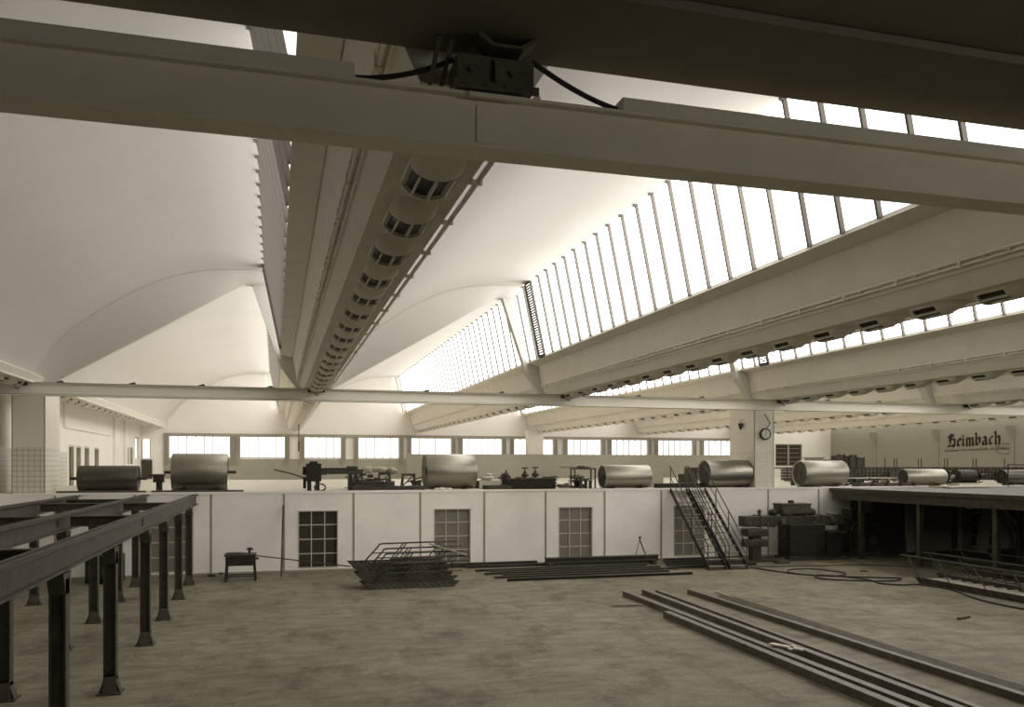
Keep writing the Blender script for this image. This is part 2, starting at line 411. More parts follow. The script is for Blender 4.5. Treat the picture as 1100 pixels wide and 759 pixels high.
# roof glazing: panes, bars and one slatted ventilation sash beside the frame
gx0, gz0, gx1, gz1 = .22, 7.87, -.33, 10.55
for k in range(NB):
    X = k*BAY
    wn += 1
    root = D.objects.new('window_%d' % wn, None); COL.objects.link(root); root.location = (X, 0, 0); struct(root)
    for ya, yb, gm in ((Y0, 13.4, 'roofnear'), (13.4, YD, 'roofmid'), (YD, YF, 'rooffar')):
        MB().add([(gx0+.03, ya, gz0), (gx0+.03, yb, gz0), (gx1+.03, yb, gz1), (gx1+.03, ya, gz1)], [(0, 1, 2, 3)]).build('pane', gm+('0' if k == 0 else ''), root, pivot=(0, 0, 0))
    g = MB(); y = YD-24*.93+.45
    while y < YF-.2:
        if abs(y-YD) > .3:
            g.bar((gx0-.02, y, gz0), (gx1-.02, y, gz1), .09 if y < YD else .06, .05, up=(0, 1, 0))
            g.box(gx1-.10, gx1, y-.04, y+.04, gz1-.05, gz1+.0)
        y += .93
    g.build('glazing_bars', 'roofbar', root, pivot=(0, 0, 0))
    v = MB()
    for y in (29.1, 29.75): v.bar((gx0-.06, y, gz0), (gx1-.06, y, gz1-.05), .07, .05, up=(0, 1, 0))
    for j in range(30):
        t = (j+.5)/30; x = gx0+(gx1-gx0)*t; z = gz0+(gz1-gz0)*t
        v.box(x-.09, x-.03, 29.1, 29.75, z-.024, z+.024)
    for t in (0, 1): x = gx0+(gx1-gx0)*t; z = gz0+(gz1-gz0)*t; v.box(x-.07, x-.02, 29.17, 29.73, z-.05, z+.03)
    v.build('vent_sash', 'iron', root, pivot=(0, 0, 0))
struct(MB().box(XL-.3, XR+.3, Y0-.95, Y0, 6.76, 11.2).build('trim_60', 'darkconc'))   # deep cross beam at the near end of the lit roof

# ------------------------------------------------------------------ valley girders with air outlets
GL = {-1: 'cream valley girder running along the left side wall above the tiled column',
      0: 'widest cream valley girder with scooped air outlets, running away overhead left of the middle',
      1: 'cream valley girder under the largest strip of roof glazing, right of the middle',
      2: 'cream valley girder crossing behind the clock column, third strip of glazing above it',
      3: 'cream valley girder in the upper right distance, partly behind the one over the clock column',
      4: 'distant cream valley girder low at the right, the one next to the lettered wall'}
PROF = [(.22, 7.87), (.60, 7.80), (.74, 7.0), (.97, ZB), (1.76, ZB), (1.90, 6.75), (1.75, 6.9), (1.3, 7.0), (.9, 7.95), (.25, 7.95)]
def louver_mb():
    g = MB(); n = 12
    def half(y, w, d): return [(w*math.cos(PI+PI*i/n), d*math.sin(PI+PI*i/n)) for i in range(n+1)]
    # hood: rounded hump on the near half
    sec = [(-.34, .17, .01), (-.32, .20, .05), (-.22, .235, .11), (-.04, .25, .165), (.0, .25, .17)]
    rings = []
    for y, w, d in sec:
        rings.append([(x, y, z) for x, z in half(y, w, d)])
    vs = [v for r in rings for v in r]; m = n+1
    g.add(vs, [[i*m+j, i*m+j+1, (i+1)*m+j+1, (i+1)*m+j] for i in range(len(sec)-1) for j in range(n)], True)
    g.add(rings[-1], [list(range(m))]); g.add(rings[0], [list(range(m))])
    for q in (-1, 1): g.box(q*.24-.01, q*.24+.01, -.06, .53, -.05, .0)
    # far cheek
    g.ext(half(0, .25, .18), 'Y', .50, .54)
    g.box(-.21, .21, .5, .78, -.012, 0)
    return g
def slat_mb():
    g = MB()
    for i in range(5):
        a = PI+PI*(.08+.84*i/4); x = .235*math.cos(a); z = .165*math.sin(a)
        g.bar((x, .0, z), (x, .51, z), .05, .016, up=(math.cos(a+PI/2), 0, math.sin(a+PI/2)))
    return g
lou_me = None
conduit_me = None
for k in range(-1, 5):
    X = k*BAY
    root = thing('valley_girder', GL[k], 'girder', (X, Y0, ZB), 0, None)
    L_ = YF-Y0
    b = MB().ext([(x, z-ZB) for x, z in PROF], 'Y', 0, L_-.02)
    b.build('girder_body', 'girder', root, pivot=(0, 0, 0))
    s = MB().ext([(.205, 7.86-ZB), (.60, 7.79-ZB), (.60, 7.74-ZB), (.585, 7.74-ZB), (.19, 7.83-ZB)], 'Y', 0, L_-.02)
    s.build('sill', 'girder_light', root, pivot=(0, 0, 0))
    p = MB()
    for dz in (0, .075): p.tube([(.755-dz*.2, 0, .36+dz), (.755-dz*.2, L_-.3, .36+dz)], .022, 6)
    p.box(.80, .86, 0, L_-.3, .28, .33)
    c = p; y = .6
    while y < L_-.5:
        c.box(.715, .78, y-.03, y+.03, .33, .46); c.ball((.735, y+.45, .395), .03, .03, .03, 6); c.ball((.735, y+.9, .395), .03, .03, .03, 6); y += 1.35
    c.build('conduit', 'girder_light', root, pivot=(0, 0, 0))
    p = MB().tube([(1.82, 0, -.01), (1.82, L_-.3, -.01)], .028, 6)
    y = .5
    while y < L_-.5: p.box(1.74, 1.86, y-.02, y+.02, -.045, .0); y += 1.35
    p.build('edge_pipe', 'plaster', root, pivot=(0, 0, 0))
    y = 1.5+.0; first = lou_me is None
    j = 0
    while y < L_-.8:
        if first:
            lo = louver_mb().build('air_outlet', 'girder', root, pivot=(0, 0, 0)); lo.location = (1.37, y, 0)
            bx = MB().ext([(.21*math.cos(PI+PI*q/10), .14*math.sin(PI+PI*q/10)) for q in range(11)], 'Y', .01, .50).build('shade_core', 'black', lo, pivot=(0, 0, 0))  # solid black core stands for the shade inside, behind the slats
            sl = slat_mb().build('slats', 'girder', lo, pivot=(0, 0, 0)); lou_me = lo; first = False
        else:
            lo = lou_me.copy(); COL.objects.link(lo); lo.parent = root; lo.location = (1.37, y, 0)
            for ch in list(lou_me.children): cc = ch.copy(); COL.objects.link(cc); cc.parent = lo
        y += 1.37; j += 1
        if j > 40: break

# ------------------------------------------------------------------ columns
def column(x0, x1, label, cm='rcol', tm='tiles'):
    r = thing('concrete_column', label, 'column', ((x0+x1)/2, 32.6, ZD))
    w = (x1-x0)/2
    MB().box(-w, w, -1.0, 1.0, 1.56, ZB-ZD-.005).build('shaft', cm, r, pivot=(0, 0, 0))
    MB().box(-w, w, -1.0, 1.0, 0, 1.56).build('tiled_base', tm, r, pivot=(0, 0, 0))
    MB().box(w-.03, w+.004, -1.006, -.97, 0, ZB-ZD-.01).box(-w-.004, -w+.03, -1.006, -.97, 0, ZB-ZD-.01).build('corner_strip', 'joint', r, pivot=(0, 0, 0))
    return r
column(-8.48, -7.48, 'broad plastered column with tiled lower half at the left end of the deck')
column(19.56, 20.5, 'pale plastered column carrying the round clock on the deck', 'rcol', 'rtile')
r = MB().box(18.85, 20.05, 62.3, 63.2, ZD, ZB)
tag(r.build('concrete_column', 'plaster'), 'far white column between the distant windows, above the middle of the deck', 'column')
# clock and lantern
c = thing('wall_clock', 'round dark-rimmed clock hung on the pale column', 'clock', (20.03, 31.56, 5.2))
MB().cyl((0, 0, 0), (0, -.09, 0), .25, 28).build('case', 'black', c, pivot=(0, 0, 0))
MB().cyl((0, -.08, 0), (0, -.10, 0), .195, 28).build('dial', 'face', c, pivot=(0, 0, 0))
h = MB().bar((0, -.105, -.04), (0, -.105, .15), .016, .008).bar((0, -.105, .03), (.0, -.105, -.11), .022, .008)
for i in range(12):
    a = i*PI/6; h.bar((.155*math.sin(a), -.105, .155*math.cos(a)), (.185*math.sin(a), -.105, .185*math.cos(a)), .010, .008)
h.build('hands', 'black', c, pivot=(0, 0, 0))
MB().tube([(-.02, 0, .84), (-.05, -.1, .82), (.2, -.12, .45), (.05, -.08, .26)], .022, 6).build('hanger', 'iron', c, pivot=(0, 0, 0))
l = thing('alarm_bell', 'small dark hanging bell fixed to the left face of the clock column', 'bell', (19.56, 32.5, 5.62))
MB().tube([(-.12, 0, -.20), (-.12, 0, -.14), (-.12, 0, 0), (-.12, 0, .08)], [.03, .06, .10, .105], 12).build('bell_body', 'iron', l, pivot=(0, 0, 0))
MB().tube([(-.12, 0, .08), (-.12, 0, .22), (0, 0, .24)], .012, 6).build('bracket', 'iron', l, pivot=(0, 0, 0))

# ------------------------------------------------------------------ crane beams slung under the girders
fb = thing('runway_beam', 'long light steel beam slung across the hall under the far girders', 'beam', (0, 30.1, 6.10))
b = MB(); x0, x1 = XL+.02, XR-.02
b.box(x0, x1, -.17, .17, 0, .03).box(x0, x1, -.15, .15, .385, .42).box(x0, x1, -.03, .03, .03, .39)
b.build('web_and_flanges', 'girder_light', fb, pivot=(0, 0, 0), bevel=.008)
MB().box(x0, 10.9, -.09, -.03, .02, .0+.055).box(x0, x1, -.16, .16, .405, .43).build('rail_strip', 'joint', fb, pivot=(0, 0, 0))
for X in (-1, 0, 1, 2, 3, 4):
    g = MB(); cx = X*BAY+1.37
    g.box(cx-.28, cx+.28, -.16, -.13, .30, .50).box(cx-.28, cx-.24, -.16, .16, .38, .44).box(cx+.24, cx+.28, -.16, .16, .38, .44)
    g.tube([(cx-.05, -.18, .34), (cx-.05, -.2, .22), (cx+.02, -.2, .19), (cx+.05, -.18, .24)], .016, 6).box(cx-.12, cx-.02, -.2, -.1, .3, .42)
    g.build('hanger_clamp', 'iron', fb, pivot=(0, 0, 0))
for x in (-6.7, -4.55, -2.4, -.2, 5.2, 8.0, 13.5, 16.2, 22.0, 24.5):
    b = MB().ext([(x-.13, .43), (x+.13, .43), (x+.1, .5), (x+.02, .49), (x-.05, .46)], 'Y', -.1, .1)
    b.build('rail_stop', 'iron', fb, pivot=(0, 0, 0))

nb = thing('runway_beam', 'heavy near steel beam crossing the whole top of the view', 'beam', (0, 5.66, 6.02))
b = MB()
b.box(x0, x1, -.13, .13, 0, .025).box(x0, x1, -.13, .13, .345, .37).box(x0, x1, -.07, .05, .025, .345)
b.build('web_and_flanges', 'beam', nb, pivot=(0, 0, 0), bevel=.006)
MB().box(x0, .50, -.11, .06, .37, .47).box(2.38, x1, -.11, .06, .37, .47).build('busbar_duct', 'beam', nb, pivot=(0, 0, 0), bevel=.005)
def bez(p0, p1, p2, n=10): return [tuple((1-t)**2*a+2*t*(1-t)*b_+t*t*c_ for a, b_, c_ in zip(p0, p1, p2)) for t in [i/n for i in range(n+1)]]
tu = MB().tube(bez((.48, 0, .42), (.80, -.02, .42), (1.16, -.05, .60)), .019, 8)
tu.build('supply_cable', 'cable', nb, pivot=(0, 0, 0))
tu = MB().tube(bez((2.40, 0, .42), (2.1, -.02, .46), (1.72, -.05, .66)), .019, 8)
tu.build('supply_cable', 'cable', nb, pivot=(0, 0, 0))
hb = MB()
hb.box(1.17, 1.70, -.16, .12, .39, .60).box(1.14, 1.73, -.19, -.16, .37, .42).box(1.42, 1.44, -.19, -.16, .41, .58)
hb.bar((1.0, -.05, .42), (1.07, -.05, .75), .05, .03).bar((1.08, -.05, .42), (1.16, -.05, .75), .04, .03)
hb.ext([(1.30, .72), (1.40, .66), (1.62, .66), (1.72, .73), (1.70, .75), (1.60, .68), (1.42, .68), (1.32, .75)], 'Y', -.2, -.02)
hb.tube([(1.05, -.12, .74), (1.2, -.16, .76), (1.33, -.17, .74)], .02, 6)
for x in (1.27, 1.55): hb.cyl((x, -.165, .50), (x, -.18, .50), .022, 8)
for x in (1.22, 1.36, 1.5, 1.6, 1.68): hb.cyl((x, -.19, .395), (x, -.2, .395), .012, 6)
hb.build('joint_box', 'channel', nb, pivot=(0, 0, 0))
MB().box(1.32, 1.56, -.078, -.07, .05, .30).box(1.25, 1.65, -.15, -.13, .33, .36).build('splice_plate', 'beam', nb, pivot=(0, 0, 0))

# hanging chain tube near the central girder
MB_ = MB().tube([(1.37, 52.7, ZB), (1.37, 52.7, 4.75)], .03, 6).tube([(1.37, 52.7, 5.3), (1.37, 52.7, 4.7)], .05, 6)
tag(MB_.build('hanging_rod', 'iron'), 'thin dark rod hanging from the far end of the central girder', 'rod')

# ------------------------------------------------------------------ steel drums on the deck
def drum(x0, x1, y, r, label, m='drum', capm='drumcap', axle=False, boards=True, rim=True):
    R = thing('steel_drum', label, 'drum', ((x0+x1)/2, y, ZD)); w = (x1-x0)/2; zc = r+.02
    b = MB(); n = 56
    prof = [(-w, r*.985), (-w+.02, r), (w-.02, r), (w, r*.985)]
    b.tube([(x, 0, zc) for x, _ in prof], [q for _, q in prof], n, cap=False)
    b.tube([(-w, 0, zc), (-w+.05, 0, zc)], [r*.985, r*.90], n, cap=False); b.tube([(w, 0, zc), (w-.05, 0, zc)], [r*.985, r*.90], n, cap=False)
    b.build('shell', m, R, pivot=(0, 0, 0))
    for s_ in (-1, 1):
        c = MB(); xx = s_*(w-.05)
        c.cyl((xx, 0, zc), (xx-s_*.03, 0, zc), r*.91, n)
        c.tube([(xx, 0, zc), (xx+s_*.03, 0, zc)], [r*.22, r*.2], 18)
        c.build('end_plate', capm, R, pivot=(0, 0, 0))
    if axle:
        MB().cyl((-w-.28, 0, zc), (w+.28, 0, zc), .055, 12).build('axle', 'iron', R, pivot=(0, 0, 0))
    if boards:
        s = MB()
        for s_ in (-1, 1):
            s.box(s_*w*.6-.07, s_*w*.6+.07, -r*.6, r*.6, 0, .02)
            for q in (-1, 1): s.ext([(q*.16, .01), (q*.32, .01), (q*.32, .08)], 'X', s_*w*.6-.05, s_*w*.6+.05)
        s.build('chocks', 'iron', R, pivot=(0, 0, 0))
    return R
ds = [drum(-6.72, -4.76, 33.0, .46, 'dull dark drum nearest the tiled column, leftmost on the deck', 'drumdark', axle=True),
      drum(-3.58, -1.67, 32.65, .68, 'tall brushed steel drum on planks at left, second from the tiled column', axle=True),
      drum(5.71, 7.72, 33.2, .69, 'tall brushed steel drum in the middle above the latticed pale window'),
      drum(12.95, 15.01, 32.4, .47, 'long low steel drum to the right of the rod-topped table'),
      drum(17.5, 19.52, 32.17, .58, 'shiny steel drum behind the stair railings, in front of the clock column'),
      drum(22.5, 24.7, 32.7, .57, 'steel drum with dark flat end plate, first to the right of the clock column'),
      drum(28.0, 30.23, 32.7, .38, 'small low steel drum at right, beneath the wall lettering')]
# columns stand at y 31.6..33.6: drum in front of the clock column lies just before it
drum(33.2, 35.0, 32.2, .36, 'small dark drum cut by the right edge of the view', 'drumdark')
for k, (x0, x1, y0) in enumerate(((-7.15, -4.35, 31.62), (-4.15, -1.1, 31.60))):
    for j in range(2):
        b = MB().box(x0+j*.1, x1-j*.25, y0+j*.28, y0+.2+j*.28, ZD, ZD+.07)
        tag(b.build('plank', 'steel', bevel=.005), ['front', 'rear'][j]+' dark plank lying under the '+['leftmost dull drum', 'second tall drum from the left'][k], 'plank', 'planks under the left drums')

# ------------------------------------------------------------------ clutter on the deck
def onething(mb, name, m, label, cat, group=None, bevel=0): return tag(mb.build(name, m, bevel=bevel), label, cat, group)
# lathe-like machine left of the central drum
r = thing('bench_lathe', 'dark iron machine with a boxy head on the deck, left of the long stacked beams', 'machine', (1.1, 32.4, ZD))
b = MB().box(0, .55, -.35, .35, .35, 1.02).box(.12, .42, -.25, .25, 1.0, 1.1).cyl((-.12, 0, .75), (0, 0, .75), .16, 14).cyl((.55, 0, .72), (.75, 0, .72), .13, 14).cyl((-.1, 0, .3), (.0, 0, .3), .22, 14)
b.build('headstock', 'black', r, pivot=(0, 0, 0), bevel=.03)
MB().box(.4, 2.1, -.2, .2, .62, .80).box(.7, 1.7, -.18, .18, .8, .86).box(1.5, 1.9, -.25, .25, .80, .92).build('bed', 'iron', r, pivot=(0, 0, 0), bevel=.02)
for x in (.12, .42, 1.62): MB().box(x-.07, x+.07, -.25, .25, 0, .62).build('leg', 'black', r, pivot=(0, 0, 0))
MB().tube([(0, 0, .45), (-.45, -.1, .62), (-1.15, -.15, .80)], .03, 6).build('lever', 'iron', r, pivot=(0, 0, 0))
MB().tube([(.5+.2*math.cos(a*PI/8), -.3, .13+.13*math.sin(a*PI/8)) for a in range(17)], .03, 6).build('handwheel', 'iron', r, pivot=(0, 0, 0))
# long beams stacked on the deck
for i in range(7):
    y = 32.0+i*.24; a = 2.75+i*.05; e = 5.5-i*.22 if i < 3 else 5.0-i*.15
    b = MB().ibeam((a, y, ZD+.08), (e, y+.1, ZD+.08), .14, .16, .02)
    onething(b, 'steel_beam', 'iron', ['front', 'second', 'third', 'fourth', 'fifth', 'sixth', 'rearmost'][i]+' of the low row of dark beams lying on the deck left of the central tall drum', 'beam', 'beams stacked on the deck')
for i in range(4):
    y = 32.25+i*.28
    b = MB().ibeam((2.9+.2*i, y, ZD+.25), (4.4-.12*i, y+.05, ZD+.25), .13, .15, .02)
    onething(b, 'steel_beam', 'iron', ['front', 'second', 'third', 'rear'][i]+' short beam of the upper layer beside the boxy-headed machine', 'beam', 'short beams on the deck pile')
# canvas bundle on trestles
def trestle(x, y, h, w, label):
    t = MB()
    for s_ in (-1, 1):
        for q in (-1, 1): t.bar((x+s_*w/2, y+q*.28, ZD), (x+s_*w/2*.8, y+q*.05, ZD+h), .05, .05)
        t.bar((x+s_*w/2*.9, y-.2, ZD+h*.35), (x+s_*w/2*.9, y+.2, ZD+h*.35), .04, .04)
    t.box(x-w/2, x+w/2, y-.06, y+.06, ZD+h-.04, ZD+h+.04).bar((x-w/2, y-.1, ZD+.1), (x+w/2*.8, y, ZD+h), .04, .04)
    return onething(t, 'trestle', 'iron', label, 'trestle', 'trestles on the deck')
trestle(3.15, 34.6, .62, .55, 'left trestle under the crumpled pale canvas bundle')
trestle(4.3, 34.6, .62, .5, 'right trestle under the crumpled pale canvas bundle')
def lumps(x0, x1, y, z, n, r, seed):
    g = MB(); rr = random.Random(seed)
    for i in range(n):
        g.ball((x0+(x1-x0)*rr.random(), y+rr.uniform(-.2, .2), z+rr.uniform(0, r*.7)), r*rr.uniform(1.0, 2.2), r*rr.uniform(.8, 1.3), r*rr.uniform(.5, .9), 10)
    return g
onething(lumps(3.0, 4.9, 34.6, ZD+.72, 9, .14, 3), 'canvas_bundle', 'cloth', 'crumpled pale canvas bundle on trestles behind the stacked beams', 'bundle')
trestle(5.15, 33.7, .58, .55, 'dark trestle standing against the left end of the central tall drum')
onething(MB().box(4.95, 5.65, 32.6, 33.0, ZD+.1, ZD+.16).bar((4.9, 32.6, ZD+.3), (5.6, 32.9, ZD+.5), .05, .05).bar((5.0, 32.4, ZD+.05), (5.6, 32.5, ZD+.05), .2, .1), 'offcut_pile', 'iron', 'small pile of metal offcuts at the left foot of the central tall drum', 'scrap')
onething(lumps(5.9, 6.5, 31.95, ZD+.03, 5, .06, 9), 'paper_wrapping', 'palewood', 'crumpled white wrapping on the deck edge before the central tall drum', 'wrapping')
# right of central drum: low beams, pale castings, black tank
for i in range(3):
    onething(MB().ibeam((7.95, 32.0+i*.3, ZD+.08), (8.95, 32.05+i*.3, ZD+.08), .16, .16, .02), 'steel_beam', 'iron', ['front', 'middle', 'rear'][i]+' of three low beams just right of the central tall drum', 'beam', 'beams right of the central drum')
onething(MB().ball((8.25, 33.0, ZD+.44), .28, .15, .10).ball((8.3, 33.0, ZD+.58), .15, .1, .05).box(7.9, 8.8, 32.9, 33.1, ZD, ZD+.35), 'machine_casting', 'palewood', 'rounded pale casting beside the right end of the central tall drum', 'casting')
t = thing('metal_trough', 'long black trough lying on the deck between the central drum and the rod-topped table', 'trough', (10.0, 32.5, ZD))
MB().ext([(-.3, .0), (.3, 0), (.42, .42), (.36, .42), (.26, .05), (-.26, .05), (-.36, .42), (-.42, .42)], 'X', -1.0, .85).box(-1.0, -.97, -.38, .38, 0, .4).box(.82, .85, -.38, .38, 0, .4).build('body', 'black', t, pivot=(0, 0, 0))
MB().tube([(-1.0, -.42, .42), (.85, -.42, .42)], .03, 6).build('rolled_rim', 'iron', t, pivot=(0, 0, 0))
def valve(x, y, z, lab):
    v = MB().cyl((x, y, z), (x, y, z+.28), .07, 10).cyl((x-.14, y, z+.12), (x+.14, y, z+.12), .06, 10).cyl((x, y, z+.28), (x, y, z+.44), .025, 8).cyl((x-.13, y, z+.42), (x+.13, y, z+.42), .03, 8).ball((x, y, z+.12), .12, .12, .11, 10)
    return onething(v, 'iron_valve', 'iron', lab, 'valve', 'valves on the deck')
valve(10.0, 33.6, ZD+.42, 'left of two tall dark valves standing behind the black trough')
valve(10.45, 33.6, ZD+.44, 'right of two tall dark valves standing behind the black trough')
onething(MB().box(9.7, 10.8, 33.4, 33.8, ZD, ZD+.42), 'timber_crate', 'wood', 'low timber crate behind the black trough', 'crate')
onething(MB().cyl((9.1, 33.3, ZD+.38), (9.1, 33.3, ZD+.50), .2, 14).ball((9.1, 33.3, ZD+.55), .13, .13, .13).box(9.08, 9.14, 33.28, 33.34, ZD+.6, ZD+.76).box(8.9, 9.3, 33.1, 33.5, ZD, ZD+.38), 'pump_casting', 'iron', 'small domed dark pump at the left end of the black trough', 'pump')
onething(lumps(11.05, 11.55, 32.2, ZD+.1, 12, .08, 5), 'scrap_heap', 'iron', 'low heap of metal scrap between the black trough and the rod-topped table', 'scrap')
onething(lumps(11.05, 11.5, 32.9, ZD+.1, 5, .08, 15), 'paper_wrapping', 'palewood', 'pale crumpled wrapping on the scrap beside the rod-topped table', 'wrapping')
t = thing('work_table', 'dark tall-legged table with a long rod across its top, left of the long low drum', 'table', (12.25, 32.8, ZD))
MB().box(-.45, .50, -.28, .28, .78, .84).build('table_top', 'iron', t, pivot=(0, 0, 0))
for x in (-.42, .47):
    for y in (-.24, .24): MB().box(x-.025, x+.025, y-.025, y+.025, 0, .78).build('leg', 'iron', t, pivot=(0, 0, 0))
MB().box(-.42, .47, -.25, -.21, .38, .42).box(-.42, .47, .21, .25, .38, .42).build('stretcher', 'iron', t, pivot=(0, 0, 0))
onething(MB().tube([(11.25, 32.7, ZD+.87), (12.6, 32.75, ZD+.87)], .02, 6), 'metal_rod', 'iron', 'thin rod lying across the tall-legged table, overhanging its left end', 'rod')
onething(MB().box(12.05, 12.45, 32.62, 32.95, ZD+.84, ZD+.90).box(12.1, 12.3, 32.7, 32.9, ZD+.9, ZD+.93), 'toolbox', 'iron', 'flat dark box on top of the tall-legged table', 'box')
for i, x in enumerate((12.0, 12.22, 12.42)):
    onething(MB().cyl((x, 32.33, ZD), (x, 32.33, ZD+.42-.05*i), .07, 12).cyl((x, 32.33, ZD+.3), (x, 32.33, ZD+.34), .10, 12), 'gas_bottle', 'iron', ['left', 'middle', 'right'][i]+' of three short dark cylinders standing before the tall-legged table', 'cylinder', 'short cylinders at the table')
onething(MB().box(15.35, 15.75, 34.0, 34.3, ZD, ZD+.78).box(15.4, 15.7, 33.98, 34.0, ZD+.5, ZD+.7), 'metal_cabinet', 'cloth', 'pale small cabinet on the deck just right of the long low drum', 'cabinet')
onething(MB().box(15.95, 16.5, 34.0, 34.3, ZD, ZD+.80), 'timber_crate', 'cloth', 'pale crate beside the small cabinet behind the stairs', 'crate')
onething(MB().box(18.5, 18.95, 35.4, 35.9, ZD, ZD+.85).box(18.55, 18.9, 35.38, 35.4, ZD+.1, ZD+.8), 'iron_stove', 'iron', 'dark upright iron box left of the drum by the clock column', 'stove')
onething(MB().cyl((18.2, 35.6, ZD), (18.2, 35.6, ZD+.55), .16, 18), 'oil_drum', 'steel', 'small round upright barrel beside the iron box on the deck', 'barrel')
for i in range(3):
    onething(MB().ibeam((15.25+.1*i, 32.1+.3*i, ZD+.1), (17.6, 32.15+.3*i, ZD+.1), .16, .18, .02), 'steel_beam', 'black', ['front', 'middle', 'rear'][i]+' of three dark beams on the deck at the head of the stairs', 'beam', 'beams at the head of the stairs')
onething(MB().box(21.9, 22.9, 31.7, 31.95, ZD, ZD+.06).box(22.0, 22.5, 31.62, 31.9, ZD+.06, ZD+.1), 'steel_plate', 'black', 'thin dark plate on the deck edge before the drum with dark end plate', 'plate')
# small pile behind drum b at left: vice-like block and rod
onething(MB().box(-4.35, -3.98, 33.5, 33.8, ZD+.32, ZD+.60).box(-4.25, -4.05, 33.55, 33.75, ZD, ZD+.32).cyl((-4.55, 33.65, ZD+.58), (-3.95, 33.65, ZD+.58), .05, 10), 'bearing_block', 'iron', 'dark bearing block between the two left drums', 'bearing')
onething(MB().tube([(-3.8, 58, ZD+.06), (14, 58, ZD+.06)], .05, 6), 'floor_pipe', 'joint', 'thin grey pipe lying along the far deck floor under the windows', 'pipe')

def tangle(x0, x1, y0, y1, h, n, seed, label, m='iron'):
    g = MB(); rr = random.Random(seed)
    for i in range(n):
        x = rr.uniform(x0, x1); y = rr.uniform(y0, y1); z = ZD+.03+rr.random()**1.5*h
        a = rr.uniform(-.5, .5); l_ = rr.uniform(.1, .35)
        if rr.random() < .6: g.bar((x-l_*math.cos(a), y-l_*math.sin(a), z), (x+l_*math.cos(a), y+l_*math.sin(a), max(ZD+.03, z+rr.uniform(-.12, .12))), rr.uniform(.02, .07), rr.uniform(.02, .06))
        elif rr.random() < .5: g.box(x-.08, x+.08, y-.06, y+.06, ZD, z+.05)
        else: g.cyl((x-.1, y, z), (x+.1, y+.05, z), rr.uniform(.03, .08), 8)
    o = onething(g, 'scrap_heap', m, label, 'scrap'); o['kind'] = 'stuff'
tangle(3.0, 4.7, 35.1, 35.9, .65, 60, 21, 'tangle of bars and castings behind the crumpled canvas bundle')
tangle(5.5, 5.68, 34.2, 34.6, .5, 12, 22, 'tangle of bars behind the left end of the central tall drum')
tangle(8.0, 9.0, 33.6, 34.2, .42, 30, 23, 'tangle of bars behind the rounded pale casting')
tangle(9.2, 10.7, 34.3, 34.7, .55, 30, 24, 'tangle of scrap behind the timber crate and the valves')
tangle(11.0, 11.3, 33.4, 34.2, .4, 26, 25, 'tangle of scrap behind the wrapping by the rod-topped table')
tangle(12.05, 12.6, 33.3, 33.9, .45, 30, 26, 'tangle of scrap behind the tall-legged table')
tangle(23.6, 24.6, 34.2, 35.0, .3, 18, 28, 'loose bars behind the drum with dark flat end plate')
tangle(25.2, 27.7, 33.0, 33.8, .3, 50, 29, 'dark tangle of machine parts left of the small low drum', 'black')
tangle(31.4, 34.0, 34.2, 35.4, .65, 60, 30, 'dark tangle of machinery behind the motor at the right edge', 'black')

# long machine frame in the right background
r = thing('conveyor_frame', 'long dark latticed machine frame across the deck under the wall lettering', 'machine frame', (0, 40, ZD))
MB().bar((26.6, 0, .81), (46.6, 0, .81), .10, .07).bar((26.6, .9, .81), (46.6, .9, .81), .10, .07).build('top_rail', 'black', r, pivot=(0, 0, 0))
MB().bar((26.6, 0, .50), (46.6, 0, .50), .06, .08).bar((26.6, 0, .14), (46.6, 0, .14), .08, .10).build('lower_rail', 'iron', r, pivot=(0, 0, 0))
g = MB()
for i in range(80):
    x = 26.8+i*.25; g.box(x-.02, x+.02, -.03, .03, .1, .8)
g.build('uprights', 'iron', r, pivot=(0, 0, 0))
g = MB()
for j in range(4): g.box(26.6, 46.6, .3, .34, .14+.16*j, .28+.16*j)
g.build('side_boards', 'channel', r, pivot=(0, 0, 0))
g = MB()
for i in range(9):
    x = 36+i*1.15; g.bar((x, -.15, .05), (x+.7, -.15, .8), .07, .05)
    g.cyl((x, -.2, .35), (x+.3, -.2, .35), .14, 12)
g.build('drive_parts', 'black', r, pivot=(0, 0, 0))
MB().box(33.2, 37.6, -.25, -.1, .15, .60).build('drive_housing', 'iron', r, pivot=(0, 0, 0))
for i, x in enumerate((34.17, 34.78, 34.98, 36.50, 36.70, 38.36, 38.58, 40.44, 40.68, 42.8)):
    onething(MB().cyl((x, 41.3, ZD), (x+.0, 41.3, ZD+1.36), .028, 8).cyl((x, 41.3, ZD), (x, 41.3, ZD+.04), .1, 10), 'upright_rod', 'iron', 'thin upright rod standing behind the long latticed machine frame', 'rod', 'upright rods along the machine frame')
cr = [(31.45, 31.95, 1.62), (31.98, 32.25, 1.52), (32.3, 32.75, 1.60), (32.78, 33.3, 1.45)]
for i, (a, b_, h) in enumerate(cr):
    g = MB().box(a, b_, 42.0, 42.6, ZD, ZD+h-.1)
    for q in (a, b_-.05): g.box(q, q+.05, 41.96, 42.0, ZD+.05, ZD+h)
    g.box(a, b_, 41.96, 42.0, ZD+h-.12, ZD+h-.04)
    onething(g, 'timber_crate', 'steel' if i != 1 else 'railsteel', ['first', 'second', 'third', 'fourth'][i]+' from the left in the cluster of tall crates behind the latticed frame', 'crate', 'tall crates behind the machine frame')
onething(MB().box(29.6, 30.5, 42, 42.5, ZD, ZD+1.35).box(29.55, 30.55, 41.95, 42.55, ZD+1.35, ZD+1.42), 'metal_cabinet', 'rwall', 'pale flat-topped cabinet left of the tall crates', 'cabinet')
onething(MB().box(30.75, 31.2, 42, 42.5, ZD, ZD+1.28), 'timber_crate', 'iron', 'dark narrow crate between the pale cabinet and the tall crates', 'crate')
